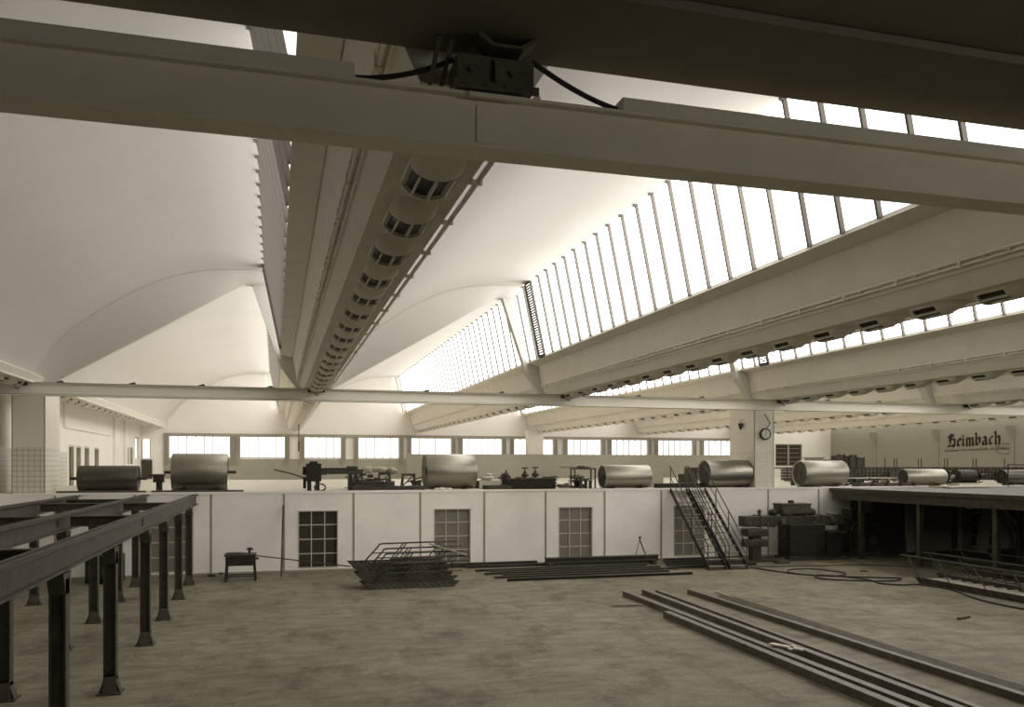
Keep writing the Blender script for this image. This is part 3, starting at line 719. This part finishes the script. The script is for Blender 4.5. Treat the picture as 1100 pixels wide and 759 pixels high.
b = MB().box(25.2, 29.8, 35.2, 36.0, ZD+.30, ZD+.34)
onething(b.box(25.4, 25.5, 35.3, 35.9, ZD, ZD+.3).box(29.4, 29.5, 35.3, 35.9, ZD, ZD+.3), 'low_bench', 'palewood', 'long low pale-topped bench behind the drum with the dark end plate', 'bench')
for i in range(4):
    onething(MB().box(25.1+i*.75, 25.7+i*.75, 32.0, 32.5, ZD, ZD+.16).cyl((25.3+i*.75, 32.2, ZD+.16), (25.3+i*.75, 32.2, ZD+.28), .07, 10), 'machine_part', 'iron', ['first', 'second', 'third', 'fourth'][i]+' in the row of small machine parts left of the small low drum', 'machine part', 'small machine parts on the deck')
onething(MB().box(30.5, 32.9, 31.9, 32.7, ZD, ZD+.10), 'stacked_sheet', 'palewood', 'pale flat sheet lying right of the small low drum', 'sheet')
onething(MB().box(27.6, 30.3, 29.4, 30.6, ZD, ZD+.05), 'stacked_sheet', 'palewood', 'pale flat sheet lying in front of the small low drum', 'sheet')
r = thing('electric_motor', 'dark rounded motor on the deck at the right edge', 'motor', (32.2, 33.4, ZD))
MB().cyl((-.5, 0, .4), (.5, 0, .4), .34, 20).box(-.4, .4, -.35, .35, 0, .15).build('housing', 'black', r, pivot=(0, 0, 0))
MB().cyl((-.75, 0, .4), (-.5, 0, .4), .1, 12).build('shaft', 'drum', r, pivot=(0, 0, 0))
for i, x in enumerate((25.0, 28.4)):
    pass
r = thing('deck_railing', 'dark pipe railing standing on the deck at the far right', 'railing', (31.5, 30.2, ZD))
g = MB().tube([(0, 0, .98), (4.5, 0, .98)], .025, 8).tube([(0, 0, .5), (4.5, 0, .5)], .02, 8); g.build('rails', 'black', r, pivot=(0, 0, 0))
for x in (0, 1.5, 3.0, 4.5): MB().tube([(x, 0, 0), (x, 0, .98)], .028, 8).build('post', 'black', r, pivot=(0, 0, 0))

# ------------------------------------------------------------------ low canopy deck at the right with its posts
cz = ZD-.03
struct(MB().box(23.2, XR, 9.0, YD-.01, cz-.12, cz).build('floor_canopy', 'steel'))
r = thing('edge_girder', 'dark steel girder along the open edge of the right-hand deck', 'girder', (23.3, 9.0, cz-.48))
MB().ibeam((0, 0, .18), (0, 22.4, .18), .2, .36, .03).build('edge_beam', 'steel', r, pivot=(0, 0, 0))
g = MB()
for y in (3.0, 8.0, 13.0, 18.0, 21.5): g.ibeam((.1, y, .2), (20, y, .2), .16, .26, .02)
g.build('cross_beam', 'steel', r, pivot=(0, 0, 0))
def steelpost(x, y, h, label, w=.17, grp=None, m='railsteel'):
    b = MB().ibeam((x, y, 0), (x, y, h), w, w, .02, up=(1, 0, 0)).box(x-w*.9, x+w*.9, y-w*.9, y+w*.9, 0, .02)
    return onething(b, 'steel_post', m, label, 'post', grp)
pl = [(23.4, 29.7), (23.4, 26.4), (23.4, 22.9)]
for i, (x, y) in enumerate(pl): steelpost(x, y, cz-.48, ['farthest', 'middle', 'nearest'][i]+' visible steel post under the edge of the right-hand deck', .18, 'posts under the right deck edge')
for i, (x, y) in enumerate(((28.1, 29.7), (28.1, 26.4), (28.1, 22.9), (33, 29.7), (33, 26.4))): steelpost(x, y, cz-.48, 'steel post deep in the shade beneath the right-hand deck', .18, 'inner posts beneath the right deck')
for i, x in enumerate((25.1, 27.35, 29.9, 32.6)):
    w = .45
    struct(MB().box(x-w/2, x+w/2, YD-.14, YD-.04, 0, 2.4).build('trim_%d' % (70+i), 'rwall'))
wall('wall_shade_panel', 'Y', YD-.035, YD-.012, 24.3, XR, 0, 2.62, [(25.6, 27.2, .12, 2.22), (30.8, 32.2, .12, 2.22)], 'darkwall')  # thin panel with the shade under the deck put into its dark colour
struct(MB().box(25.35, 27.1, YD-.08, YD-.04, 0, 2.3).build('door_7', 'darkglass'))
onething(MB().box(24.2, 28.5, 24.9, 25.0, 2.30, 2.37), 'strip_board', 'palewood', 'pale thin board fixed under the right-hand deck', 'board')
# leaning items in the shade
onething(MB().bar((30.6, 30.8, 0), (31.5, 31.3, 2.0), .5, .03), 'leaning_board', 'rwall', 'board leaning on the wall under the right-hand deck', 'board')
onething(MB().bar((29.0, 27.0, 0), (29.6, 28.6, 2.1), .06, .06).bar((30.0, 27.0, 0), (29.6, 28.6, 2.1), .06, .06), 'prop_frame', 'rwall', 'pale splayed prop under the right-hand deck near the right edge', 'prop')

# ------------------------------------------------------------------ twin stair flights up to the deck
def stair(xt, xf, w, label, skip=None):
    r = thing('steel_stair', label, 'stair', (xt, YD, 0)); dx = xf-xt; yb, yt = -3.55, -.03; N = 13
    def at(t, off=0, up=0): return (dx*(1-t)+off, yb+(yt-yb)*t, ZD*t+up)
    for s_ in (0, w):
        g = MB().bar(at(0, s_, .06), at(1, s_, -.06), .03, .17); g.build('stringer', 'black', r, pivot=(0, 0, 0), bevel=.004)
    for i in range(N):
        t = (i+.5)/N; p = at(t)
        MB().box(p[0]+.01, p[0]+w-.01, p[1]-.13, p[1]+.11, p[2]-.01, p[2]+.02).build('tread', 'tread', r, pivot=(0, 0, 0))
    for s_ in (0, w):
        if skip == s_: continue
        g = MB(); up = .90
        a = at(.02, s_, up-.05); b_ = at(1, s_, up)
        g.tube([at(.02, s_, .05), (a[0], a[1]-.02, a[2]-.1), a, b_, (b_[0], b_[1]+.12, b_[2])], .022, 8)
        g.tube([at(.03, s_, .45), at(1, s_, .45)], .016, 8)
        g.build('handrail', 'iron', r, pivot=(0, 0, 0))
        for t in (.42, 1.0): MB().tube([at(t, s_, -.05), at(t, s_, up)], .020, 8).build('baluster', 'iron', r, pivot=(0, 0, 0))
    MB().box(dx-.02, dx+w+.02, yb-.12, yb+.16, 0, .03).build('foot_plate', 'iron', r, pivot=(0, 0, 0))
    return r
stair(15.62, 15.42, .72, 'left flight of the twin steel stairs leading up to the deck')
stair(16.45, 16.30, .74, 'right flight of the twin steel stairs leading up to the deck')

# ------------------------------------------------------------------ pile of stair flights lying on the floor
def lying_flight(name, label, loc, rz, L_, grp, wid=.75, rail=.86, lean=1):
    r = thing(name, label, 'stair', loc, rz, grp); N = 12
    for s_ in (0, wid):
        MB().ext([(0-.18, .17), (0, 0), (L_, 0), (L_+.22, .17), (L_+.18, .2), (-.22, .2)], 'Y', s_, s_+.03).build('stringer', 'iron', r, pivot=(0, 0, 0))
    for i in range(N):
        x = .12+i*(L_-.2)/N
        MB().bar((x, wid/2, .15), (x+.2, wid/2, .02), wid, .02, up=(0, 0, 1)).build('tread', 'tread', r, pivot=(0, 0, 0))
    for s_ in (.02,):
        g = MB(); z1 = .15+rail*.8
        if lean > 0:
            g.tube([(.15, s_, .12), (.15+rail*.66, s_, z1-.10), (.15+rail*.72, s_, z1-.02), (.15+rail*.86, s_, z1), (L_+.55, s_, z1+.02)], .025, 8)
            g.tube([(.5, s_, .5), (L_+.3, s_, .5)], .018, 8)
        else:
            g.tube([(-.9, s_, z1), (L_, s_, z1)], .025, 8)
            g.tube([(-.5, s_, .5), (L_, s_, .5)], .018, 8)
        g.build('handrail', 'iron', r, pivot=(0, 0, 0))
        for t in ((.36, .40, .80) if lean > 0 else (.0, .24, .5, .76)):
            x = L_*t; MB().tube([(x, s_, .15), (x+rail*.66*lean, s_, z1)], .02, 8).build('baluster', 'iron', r, pivot=(0, 0, 0))
    return r
names = ['frontmost, lowest', 'second from the front', 'third from the front', 'fourth from the front', 'rearmost, highest']
P0 = (2.78, 26.35, 0)
fl = lying_flight('stair_flight', 'lowest flight in the pile of stair flights on the open floor', P0, .03, 2.7, 'stair flights piled on the floor', .75, .80)
for i in range(1, 5):
    dup(fl, (2.78-.085*i+.05*(i % 2), 26.35+.10*i, .15*i), .03, ['', 'second lowest', 'middle', 'second highest', 'topmost'][i]+' flight in the pile of stair flights on the open floor')
onething(MB().bar((4.75, 26.75, 1.36), (5.95, 26.5, .98), .28, .03), 'metal_plank', 'wood', 'grey board resting aslant on the pile of stair flights', 'board')
for i in range(4):
    pass
f2 = lying_flight('stair_flight', 'front flight of the stair pile at the right edge under the deck', (20.35, 23.0, 0), -PI/2-.03, 5.6, 'stair flights at the right edge', 1.1, .86, -1)
dup(f2, (21.75, 23.6, .0), -PI/2-.03, 'middle flight of the stair pile at the right edge under the deck')
dup(f2, (23.75, 24.3, .0), -PI/2-.03, 'rear flight of the stair pile at the right edge under the deck')

# ------------------------------------------------------------------ beams lying on the floor
LB = [((9.60, 19.6), (9.25, 9.0), .16), ((10.0, 23.15), (9.62, 9.0), .15), ((10.68, 23.3), (10.1, 9.0), .15), ((11.1, 23.25), (10.45, 9.0), .12), ((12.05, 23.05), (11.75, 9.0), .13)]
LN = ['nearest, shortest', 'second from the left', 'third from the left', 'fourth from the left', 'rightmost']
for (a, b_, s_), l in zip(LB, LN):
    g = MB(); w = s_*1.0
    p = Vector((*a, 0)); q = Vector((*b_, 0)); d = (q-p).normalized(); sd = Vector((d.y, -d.x, 0))
    for o_ in (-1, 1): g.bar(p+sd*o_*w*.5+Vector((0, 0, s_/2)), q+sd*o_*w*.5+Vector((0, 0, s_/2)), .02, s_)
    g.bar(p+Vector((0, 0, s_*.93)), q+Vector((0, 0, s_*.93)), w, .02)
    onething(g, 'steel_channel', 'channel', l+' of the five long steel channels lying on the open floor', 'beam', 'long channels on the floor')
for i in range(13):
    x = 12.25+i*.055; y0 = 22.95-random.random()*.1 if i in (0, 11) else 22.4-random.random()*1.2
    g = MB().tube([(x, y0, .02), (x-.15-.01*i, 15, .02), (x-.28-.01*i, 9.2, .02)], .013, 6)
    onething(g, 'steel_rod', 'channel', 'thin rod in the bundle lying right of the long steel channels', 'rod', 'thin rods beside the channels')
onething(MB().bar((8.85, 21.45, .03), (9.75, 21.35, .03), .1, .05), 'timber_batten', 'wood', 'short batten on the floor under the far ends of the long channels', 'batten')
onething(MB().bar((16.5, 17.3, .03), (16.95, 17.45, .03), .09, .05), 'wood_scrap', 'steel', 'small dark scrap on the bare floor right of the thin rods', 'scrap')
onething(MB().bar((9.85, 15.3, .19), (10.15, 14.6, .19), .14, .03).bar((9.9, 14.7, .19), (10.2, 15.0, .19), .08, .03), 'paper_scrap', 'palewood', 'torn pale scrap lying on the long steel channels', 'scrap')
# beams along the foot of the platform wall
FL = [((6.9, 30.95), (14.6, 30.85), .10, 'iron'), ((7.0, 29.85), (13.9, 30.1), .08, 'steel'), ((7.4, 29.3), (13.7, 29.7), .09, 'railsteel'), ((7.1, 28.85), (14.0, 29.1), .09, 'steel'),
      ((7.6, 28.3), (14.4, 28.5), .09, 'railsteel'), ((7.2, 27.85), (13.8, 27.95), .08, 'steel'), ((7.45, 27.1), (14.25, 27.05), .09, 'black')]
ON = ['rearmost, against the wall', 'second from the wall', 'third from the wall', 'fourth from the wall', 'fifth from the wall', 'sixth from the wall', 'foremost']
for (a, b_, s_, mm), l in zip(FL, ON):
    g = MB().ibeam((*a, s_/2), (*b_, s_/2), s_*1.2, s_, .02)
    onething(g, 'steel_beam', mm, l+' of the parallel beams spread on the floor before the middle of the platform wall', 'beam', 'beams spread before the platform wall')
onething(MB().ibeam((9.85, 30.4, .26), (14.5, 30.35, .26), .30, .20, .03).box(9.95, 10.1, 30.2, 30.6, 0, .16).box(14.2, 14.35, 30.15, 30.55, 0, .16), 'box_girder', 'steel', 'thickest beam raised on blocks below the right-hand pale platform window', 'beam')
onething(MB().box(5.7, 9.8, 31.2, 31.42, 0, .16), 'kerb_beam', 'black', 'dark squared beam at the foot of the wall behind the stair pile', 'beam')
for i in range(4):
    g = MB().ibeam((15.0-.3*i, 30.9-.75*i, .07), (17.9, 30.95-.72*i, .07), .15, .12, .02)
    onething(g, 'steel_beam', 'iron', ['rear', 'second', 'third', 'front'][i]+' dark beam lying on the floor beneath the twin stairs', 'beam', 'beams under the stairs')
onething(MB().box(18.0, 22.9, 29.72, 29.82, 0, .08), 'steel_beam', 'iron', 'thin beam lying before the machine right of the stairs', 'beam')
onething(MB().tube([(14.35, 30.9, 0), (13.95, 30.9, .95), (14.0, 30.9, 1.0)], .025, 6).tube([(14.0, 30.9, 1.0), (13.9, 31.3, .0)], .012, 6).ball((13.98, 30.9, 1.0), .05, .05, .05), 'pry_bar', 'iron', 'thin bar propped by the wall left of the twin stairs', 'bar')
# rod leaning and bench
onething(MB().cyl((.20, 30.35, 0), (.28, 31.45, 2.42), .035, 8), 'leaning_pole', 'iron', 'dark upright pole leaning on the platform wall right of the vice bench', 'pole')
r = thing('vice_bench', 'small dark workbench with vice before the left part of the platform wall', 'workbench', (-1.12, 29.75, 0))
MB().box(-.48, .48, -.3, .3, .52, .86).build('bench_box', 'black', r, pivot=(0, 0, 0), bevel=.02)
MB().box(-.52, .5, -.33, .33, .84, .9).build('bench_top', 'iron', r, pivot=(0, 0, 0))
for x in (-.44, .44):
    for y in (-.26, .26): MB().bar((x*1.08, y*1.1, 0), (x, y, .55), .075, .075).build('leg', 'black', r, pivot=(0, 0, 0))
MB().box(-.42, .42, -.28, -.24, .15, .19).box(-.42, .42, .24, .28, .15, .19).build('foot_rail', 'black', r, pivot=(0, 0, 0))
v = MB().cyl((.28, 0, .9), (.28, 0, 1.04), .045, 10).box(.18, .40, -.08, .08, 1.02, 1.06).box(.22, .36, -.06, .06, 1.06, 1.10).cyl((.45, -.2, .75), (.58, -.2, .75), .04, 8)
v.build('vice', 'iron', r, pivot=(0, 0, 0))
MB().box(-.45, .0, -.2, .2, .9, .94).box(.0, .12, -.12, .12, .9, .93).build('clamp_plate', 'iron', r, pivot=(0, 0, 0))
onething(MB().cyl((-.62, 29.75, .82), (2.4, 28.3, .52), .02, 8), 'long_rod', 'iron', 'thin sloping rod running from the vice bench to the pile of stair flights', 'rod')
onething(lumps(-2.2, -1.8, 31.2, .03, 3, .07, 4), 'rag', 'iron', 'dark rag on the floor at the wall left of the vice bench', 'rag')

# ------------------------------------------------------------------ machine under the right part
r = thing('radial_drill', 'dark heavy machine tool with long horizontal arm, right of the twin stairs', 'machine', (20.6, 30.5, 0))
MB().box(-.35, 1.35, -.45, .45, 0, 1.45).box(-.45, 1.5, -.55, .55, 0, .14).build('base', 'black', r, pivot=(0, 0, 0), bevel=.04)
g = MB().box(-2.3, 2.35, -.28, .28, 1.38, 1.80)
for x in (-1.6, -.95, -.3, .5, 1.25, 1.9): g.box(x-.03, x+.03, -.31, .31, 1.34, 1.84)
g.build('arm', 'iron', r, pivot=(0, 0, 0), bevel=.03)
g = MB()
for x in (-2.1, -1.3, -.62, .1, .9, 1.6, 2.2): g.cyl((x, -.28, 1.5), (x, -.34, 1.5), .05, 10).cyl((x+.15, -.28, 1.7), (x+.15, -.33, 1.7), .03, 8)
g.cyl((-.62, -.3, 1.6), (-.62, -.42, 1.6), .10, 14).cyl((1.75, -.3, 1.6), (1.75, -.42, 1.6), .12, 14)
g.build('knobs', 'channel', r, pivot=(0, 0, 0))
MB().box(-.62, .72, -.35, .35, 1.86, 2.27).box(-.66, .76, -.38, .38, 2.24, 2.30).build('gear_box', 'steel', r, pivot=(0, 0, 0), bevel=.03)
MB().ball((-.85, 0, 1.93), .22, .2, .15).ball((.95, 0, 1.93), .2, .2, .17).cyl((.0, 0, 2.3), (.0, 0, 2.42), .12, 12).build('covers', 'iron', r, pivot=(0, 0, 0))
MB().box(-2.2, -1.25, -.3, .3, .98, 1.28).box(-2.2, -1.2, -.25, .25, .55, .85).box(-1.9, -1.5, -.2, .2, 0, 1.0).build('work_head', 'iron', r, pivot=(0, 0, 0), bevel=.04)
MB().cyl((-1.55, -.1, 1.8), (-1.55, -.1, 1.98), .06, 10).ball((-1.55, -.1, 2.0), .09, .09, .07).build('lever', 'iron', r, pivot=(0, 0, 0))
MB().box(1.4, 2.3, -.5, .5, 1.05, 1.12).build('table', 'railsteel', r, pivot=(0, 0, 0))
MB().box(1.45, 2.2, -.35, .35, 0, 1.05).build('pedestal', 'black', r, pivot=(0, 0, 0), bevel=.03)
MB().tube([(-.62, -.5, 1.3), (-.7, -.55, 1.0), (-.85, -.55, .9), (-.95, -.5, 1.05)], .03, 6).build('hook_handle', 'black', r, pivot=(0, 0, 0))
onething(MB().box(19.0, 19.5, 28.95, 29.35, 0, .12).cyl((19.25, 29.15, .12), (19.25, 29.15, .22), .12, 12), 'cast_block', 'channel', 'low pale casting on the floor in front of the left arm of the machine tool', 'casting')
r = thing('lathe', 'dark bulky machine in the shade where the platform wall meets the right-hand deck', 'machine', (24.0, 30.8, 0))
MB().box(-.6, .9, -.4, .4, .2, 1.5).box(-.5, -.2, -.35, .35, 1.5, 2.0).box(.2, .75, -.3, .3, 1.5, 1.8).build('body', 'black', r, pivot=(0, 0, 0), bevel=.05)
MB().cyl((-.3, -.42, 1.2), (-.3, -.52, 1.2), .3, 18).cyl((.45, -.42, .7), (.45, -.5, .7), .22, 18).build('wheels', 'iron', r, pivot=(0, 0, 0))
MB().box(-.6, .9, -.45, .45, 0, .2).build('foot', 'iron', r, pivot=(0, 0, 0))

# hose on the floor
def smooth(pts, n=6):
    out = []
    for i in range(len(pts)-1):
        p0 = pts[max(i-1, 0)]; p1 = pts[i]; p2 = pts[i+1]; p3 = pts[min(i+2, len(pts)-1)]
        for k in range(n):
            t = k/n; out.append(tuple(.5*((2*p1[j]) + (-p0[j]+p2[j])*t + (2*p0[j]-5*p1[j]+4*p2[j]-p3[j])*t*t + (-p0[j]+3*p1[j]-3*p2[j]+p3[j])*t**3) for j in range(2)))
    return out+[pts[-1]]
hp = [(17.3, 28.2), (17.5, 27.0), (17.9, 25.8), (18.9, 25.2), (19.6, 25.8), (19.3, 27.0), (18.4, 27.2), (17.8, 26.4), (18.3, 25.4), (19.6, 24.6), (20.5, 24.0), (19.5, 23.6), (17.9, 24.6), (18.4, 25.6), (19.2, 24.2), (19.0, 23.2), (19.4, 22.7), (20.0, 22.6), (20.15, 21.4), (19.6, 20.1), (19.3, 18.8), (19.3, 16.5)]
g = MB().tube([(x, y, .025) for x, y in smooth(hp)], .024, 6)
onething(g, 'rubber_hose', 'cable', 'thin dark hose looping over the floor right of the twin stairs', 'hose')
onething(MB().tube([(x, y, .02) for x, y in smooth([(17.6, 28.3), (19.5, 28.0), (22.0, 27.6), (23.2, 26.6)])], .016, 6), 'electric_cable', 'cable', 'thin cable running from the stairs towards the posts of the right-hand deck', 'cable')
onething(MB().box(20.5, 20.75, 26.0, 26.08, 0, .05), 'wood_scrap', 'iron', 'tiny dark scrap on the floor in front of the right-hand deck', 'scrap')

# ------------------------------------------------------------------ steel substructure at left
def support_post(x, y, h):
    r = thing('platform_post', POSTL[(x, y)], 'post', (x, y, 0), 0, 'posts of the steel staging')
    w = .20
    MB().ibeam((0, 0, .12), (0, 0, h-.10), w, w, .022, up=(1, 0, 0)).build('shaft', 'railsteel', r, pivot=(0, 0, 0))
    g = MB()
    g.ext([(-w*.5, .30), (w*.5, .30), (w*.85, .02), (-w*.85, .02)], 'X', -.10, .10)
    g.ext([(-w*.5, .24), (w*.5, .24), (w*.85, .02), (-w*.85, .02)], 'Y', -.10, .10)
    g.box(-w*.95, w*.95, -w*.95, w*.95, 0, .025)
    g.ext([(-w*.5, .2), (-w*.5, .3), (w*.5, .3), (w*.5, .2)], 'Y', -.1, .1)
    g.build('foot', 'railsteel', r, pivot=(0, 0, 0))
    g = MB().ext([(-w*.5, h-.30), (w*.5, h-.30), (w*1.1, h-.02), (-w*1.1, h-.02)], 'X', -.10, .10)
    g.build('cap', 'railsteel', r, pivot=(0, 0, 0))
ORD = ['farthest', 'second farthest', 'third farthest', 'fourth farthest', 'fifth farthest', 'sixth farthest', 'nearest']
YS = [29.15, 26.1, 22.75, 19.65, 15.65, 12.1, 8.9]
RX = [(-2.7, 'right-hand'), (-4.3, 'middle'), (-6.45, 'left-hand')]
POSTL = {}
RH = 2.50
for x, nm in RX:
    for i, y in enumerate(YS): POSTL[(x, y)] = ORD[i]+' steel post under the '+nm+' rail of the staging at left'
for x, nm in RX:
    for y in YS:
        support_post(x, y, RH)
    r = thing('staging_rail', nm+' long steel rail on posts at the left, running towards the platform', 'beam', (x, 6.0, RH), 0, 'rails of the steel staging')
    MB().ibeam((0, 0, .17), (0, 25.5, .17), .19, .34, .03).build('rail_beam', 'railsteel', r, pivot=(0, 0, 0))
    MB().box(-.085, -.04, 0, 25.5, .34, .365).box(.04, .085, 0, 25.5, .34, .365).build('guide_strip', 'iron', r, pivot=(0, 0, 0))
    g = MB()
    for q in (13.0,):
        for dx in (0, 1): g.box(.014, .022, q+dx*.14, q+.05+dx*.14, .09, .26)
        g.box(.014, .022, q, q+.18, .16, .19)
    g.build('painted_mark', 'black', r, pivot=(0, 0, 0))
for i, (xa, xb, y) in enumerate(((-4.17, -2.83, 26.1), (-6.3, -4.43, 26.1), (-6.3, -4.43, 19.65), (-4.17, -2.83, 19.65), (-6.3, -4.43, 15.65), (-4.17, -2.83, 12.1), (-6.3, -4.43, 12.1), (-6.3, -4.43, 29.15))):
    g = MB().ibeam((xa, y, RH+.19), (xb, y, RH+.19), .18, .22, .02)
    gap = 'middle and right-hand' if xa > -5 else 'left-hand and middle'
    dist = {26.1: 'third row of posts back', 19.65: 'fourth row of posts', 15.65: 'fifth row of posts', 12.1: 'nearest visible row of posts', 29.15: 'last row of posts'}[y]
    onething(g, 'cross_beam', 'steel', 'short cross beam between the '+gap+' rails of the staging at the '+dist, 'beam', 'cross beams of the staging')
# dark machine and pallet behind the staging
onething(MB().box(-6.0, -4.9, 30.3, 31.0, 0, .9).cyl((-5.9, 30.2, .3), (-5.3, 30.2, .3), .28, 16).box(-5.2, -4.95, 30.1, 30.4, 0, 1.5), 'pump_unit', 'black', 'dark low machine against the platform wall behind the staging posts', 'machine')

# ------------------------------------------------------------------ lettering on the right wall (broad-nib strokes)
TX = XR-.012
def nib(strokes, s0, z0, h, ang, w):
    g = MB(); nx, nz = math.cos(ang)*w/2, math.sin(ang)*w/2
    for st in strokes:
        for (a, b_), (c_, d_) in zip(st, st[1:]):
            vs = []
            for dep in (0, .012):
                for (u, v) in ((a*h-nx, b_*h-nz), (a*h+nx, b_*h+nz), (c_*h+nx, d_*h+nz), (c_*h-nx, d_*h-nz)):
                    vs.append((TX-dep, s0-u, z0+v))
            g.add(vs, [(0, 1, 2, 3), (7, 6, 5, 4), (0, 4, 5, 1), (1, 5, 6, 2), (2, 6, 7, 3), (3, 7, 4, 0)])
    return g
i_ = [[(.02, .52), (.12, .62), (.12, .10), (.22, .0), (.30, .10)]]
n_ = [[(.02, .54), (.12, .62), (.12, .02), (.20, -.02)], [(.14, .50), (.30, .64), (.40, .52), (.40, .04), (.50, .02)]]
FR = {
 'H': ([[(.10, .72), (.02, .84), (.18, 1.0), (.40, .92), (.52, .84)], [(.20, .92), (.20, .22), (.06, .02), (-.06, .0)], [(.02, .52), (.20, .58)], [(.32, .82), (.30, .50), (.44, .62), (.62, .52), (.60, .02), (.48, -.16)], [(.04, .06), (.22, .02), (.40, .10), (.52, -.02)]], .78),
 'e': ([[(.26, .62), (.10, .50), (.10, .12), (.22, .0), (.38, .12)], [(.26, .64), (.38, .48), (.14, .34)]], .46),
 'i': (i_+[[(.06, .84), (.15, .80)]], .34),
 'm': ([[(.02, .54), (.12, .62), (.12, .02), (.2, -.02)], [(.14, .50), (.28, .64), (.38, .52), (.38, .02), (.44, -.02)], [(.40, .50), (.54, .64), (.64, .52), (.64, .04), (.74, .02)]], .80),
 'b': ([[(.04, .96), (.14, .90), (.14, .12), (.24, .0), (.44, .14), (.44, .48), (.32, .62), (.16, .50)]], .58),
 'a': ([[(.10, .56), (.26, .64), (.38, .52), (.38, .10), (.48, .0), (.54, .06)], [(.36, .36), (.14, .30), (.10, .12), (.20, .0), (.36, .12)]], .60),
 'c': ([[(.34, .54), (.26, .62), (.10, .50), (.10, .12), (.22, .0), (.38, .12)]], .44),
 'h': ([[(.04, .98), (.14, .90), (.14, .04), (.22, -.02)], [(.16, .50), (.32, .64), (.44, .52), (.44, .06), (.30, -.20)]], .58),
}
HL = .78; s0 = 50.45; zb = 5.24
tot = sum(FR[c_][1] for c_ in 'Heimbach'); k_ = 4.65/(tot*HL)
r = thing('wall_lettering', 'black blackletter word painted on the right-hand wall with a small line below', 'lettering', (0, 0, 0))
u = 0
for ch in 'Heimbach':
    st, adv = FR[ch]
    st2 = [[(a*k_, b_*1.12) for a, b_ in q] for q in st]
    nib(st2, s0-u, zb+.02*u, HL, .72, .21).build('letter', 'letter', r, pivot=(0, 0, 0))
    u += adv*HL*k_
def text(body, size, y, z, name, m, parent, sx=1.0):
    cu = D.curves.new(name, 'FONT'); cu.body = body; cu.size = size; cu.extrude = .004; cu.align_x = 'LEFT'
    o = D.objects.new('t', cu); COL.objects.link(o)
    dg = bpy.context.evaluated_depsgraph_get(); me = D.meshes.new_from_object(o.evaluated_get(dg)); D.objects.remove(o)
    me.name = name; me.materials.append(M[m]); ob = D.objects.new(name, me); COL.objects.link(ob); ob.parent = parent
    ob.matrix_local = Matrix.Translation((TX-.004, y, z)) @ Matrix(((0, 0, -1, 0), (-1, 0, 0, 0), (0, 1, 0, 0), (0, 0, 0, 1))) @ Matrix.Diagonal((sx, 1, 1, 1))
    return ob
# small second line is only legible as strokes in the photograph: word-shaped runs of short strokes
g = MB(); rr = random.Random(2); y = 50.75
for wl in (1.35, .50, 1.75, 1.15):
    e = y-wl
    while y > e:
        h_ = .13 if rr.random() < .75 else .2
        g.box(TX-.006, TX, y-.05, y, 4.86+(50.7-y)*.018, 4.86+(50.7-y)*.018+h_); y -= .085
    g.box(TX-.006, TX, y, e+wl, 4.88+(50.7-y)*.018, 4.93+(50.7-y)*.018)
    y = e-.16
g.build('small_text_line', 'faint', r, pivot=(0, 0, 0))
g = MB(); yc, zc = 45.55, 4.98
for rx, rz_ in ((.66, .36),):
    g.tube([(TX-.01, yc+rx*math.cos(a*PI/16), zc+rz_*math.sin(a*PI/16)) for a in range(33)], .028, 6)
g.box(TX-.008, TX, yc-.42, yc+.42, zc-.05, zc-.01)
for q in range(7): g.box(TX-.008, TX, yc-.40+q*.12, yc-.35+q*.12, zc-.05, zc+.12)
g.build('oval_emblem', 'faint', r, pivot=(0, 0, 0))
bpy.context.view_layer.update()
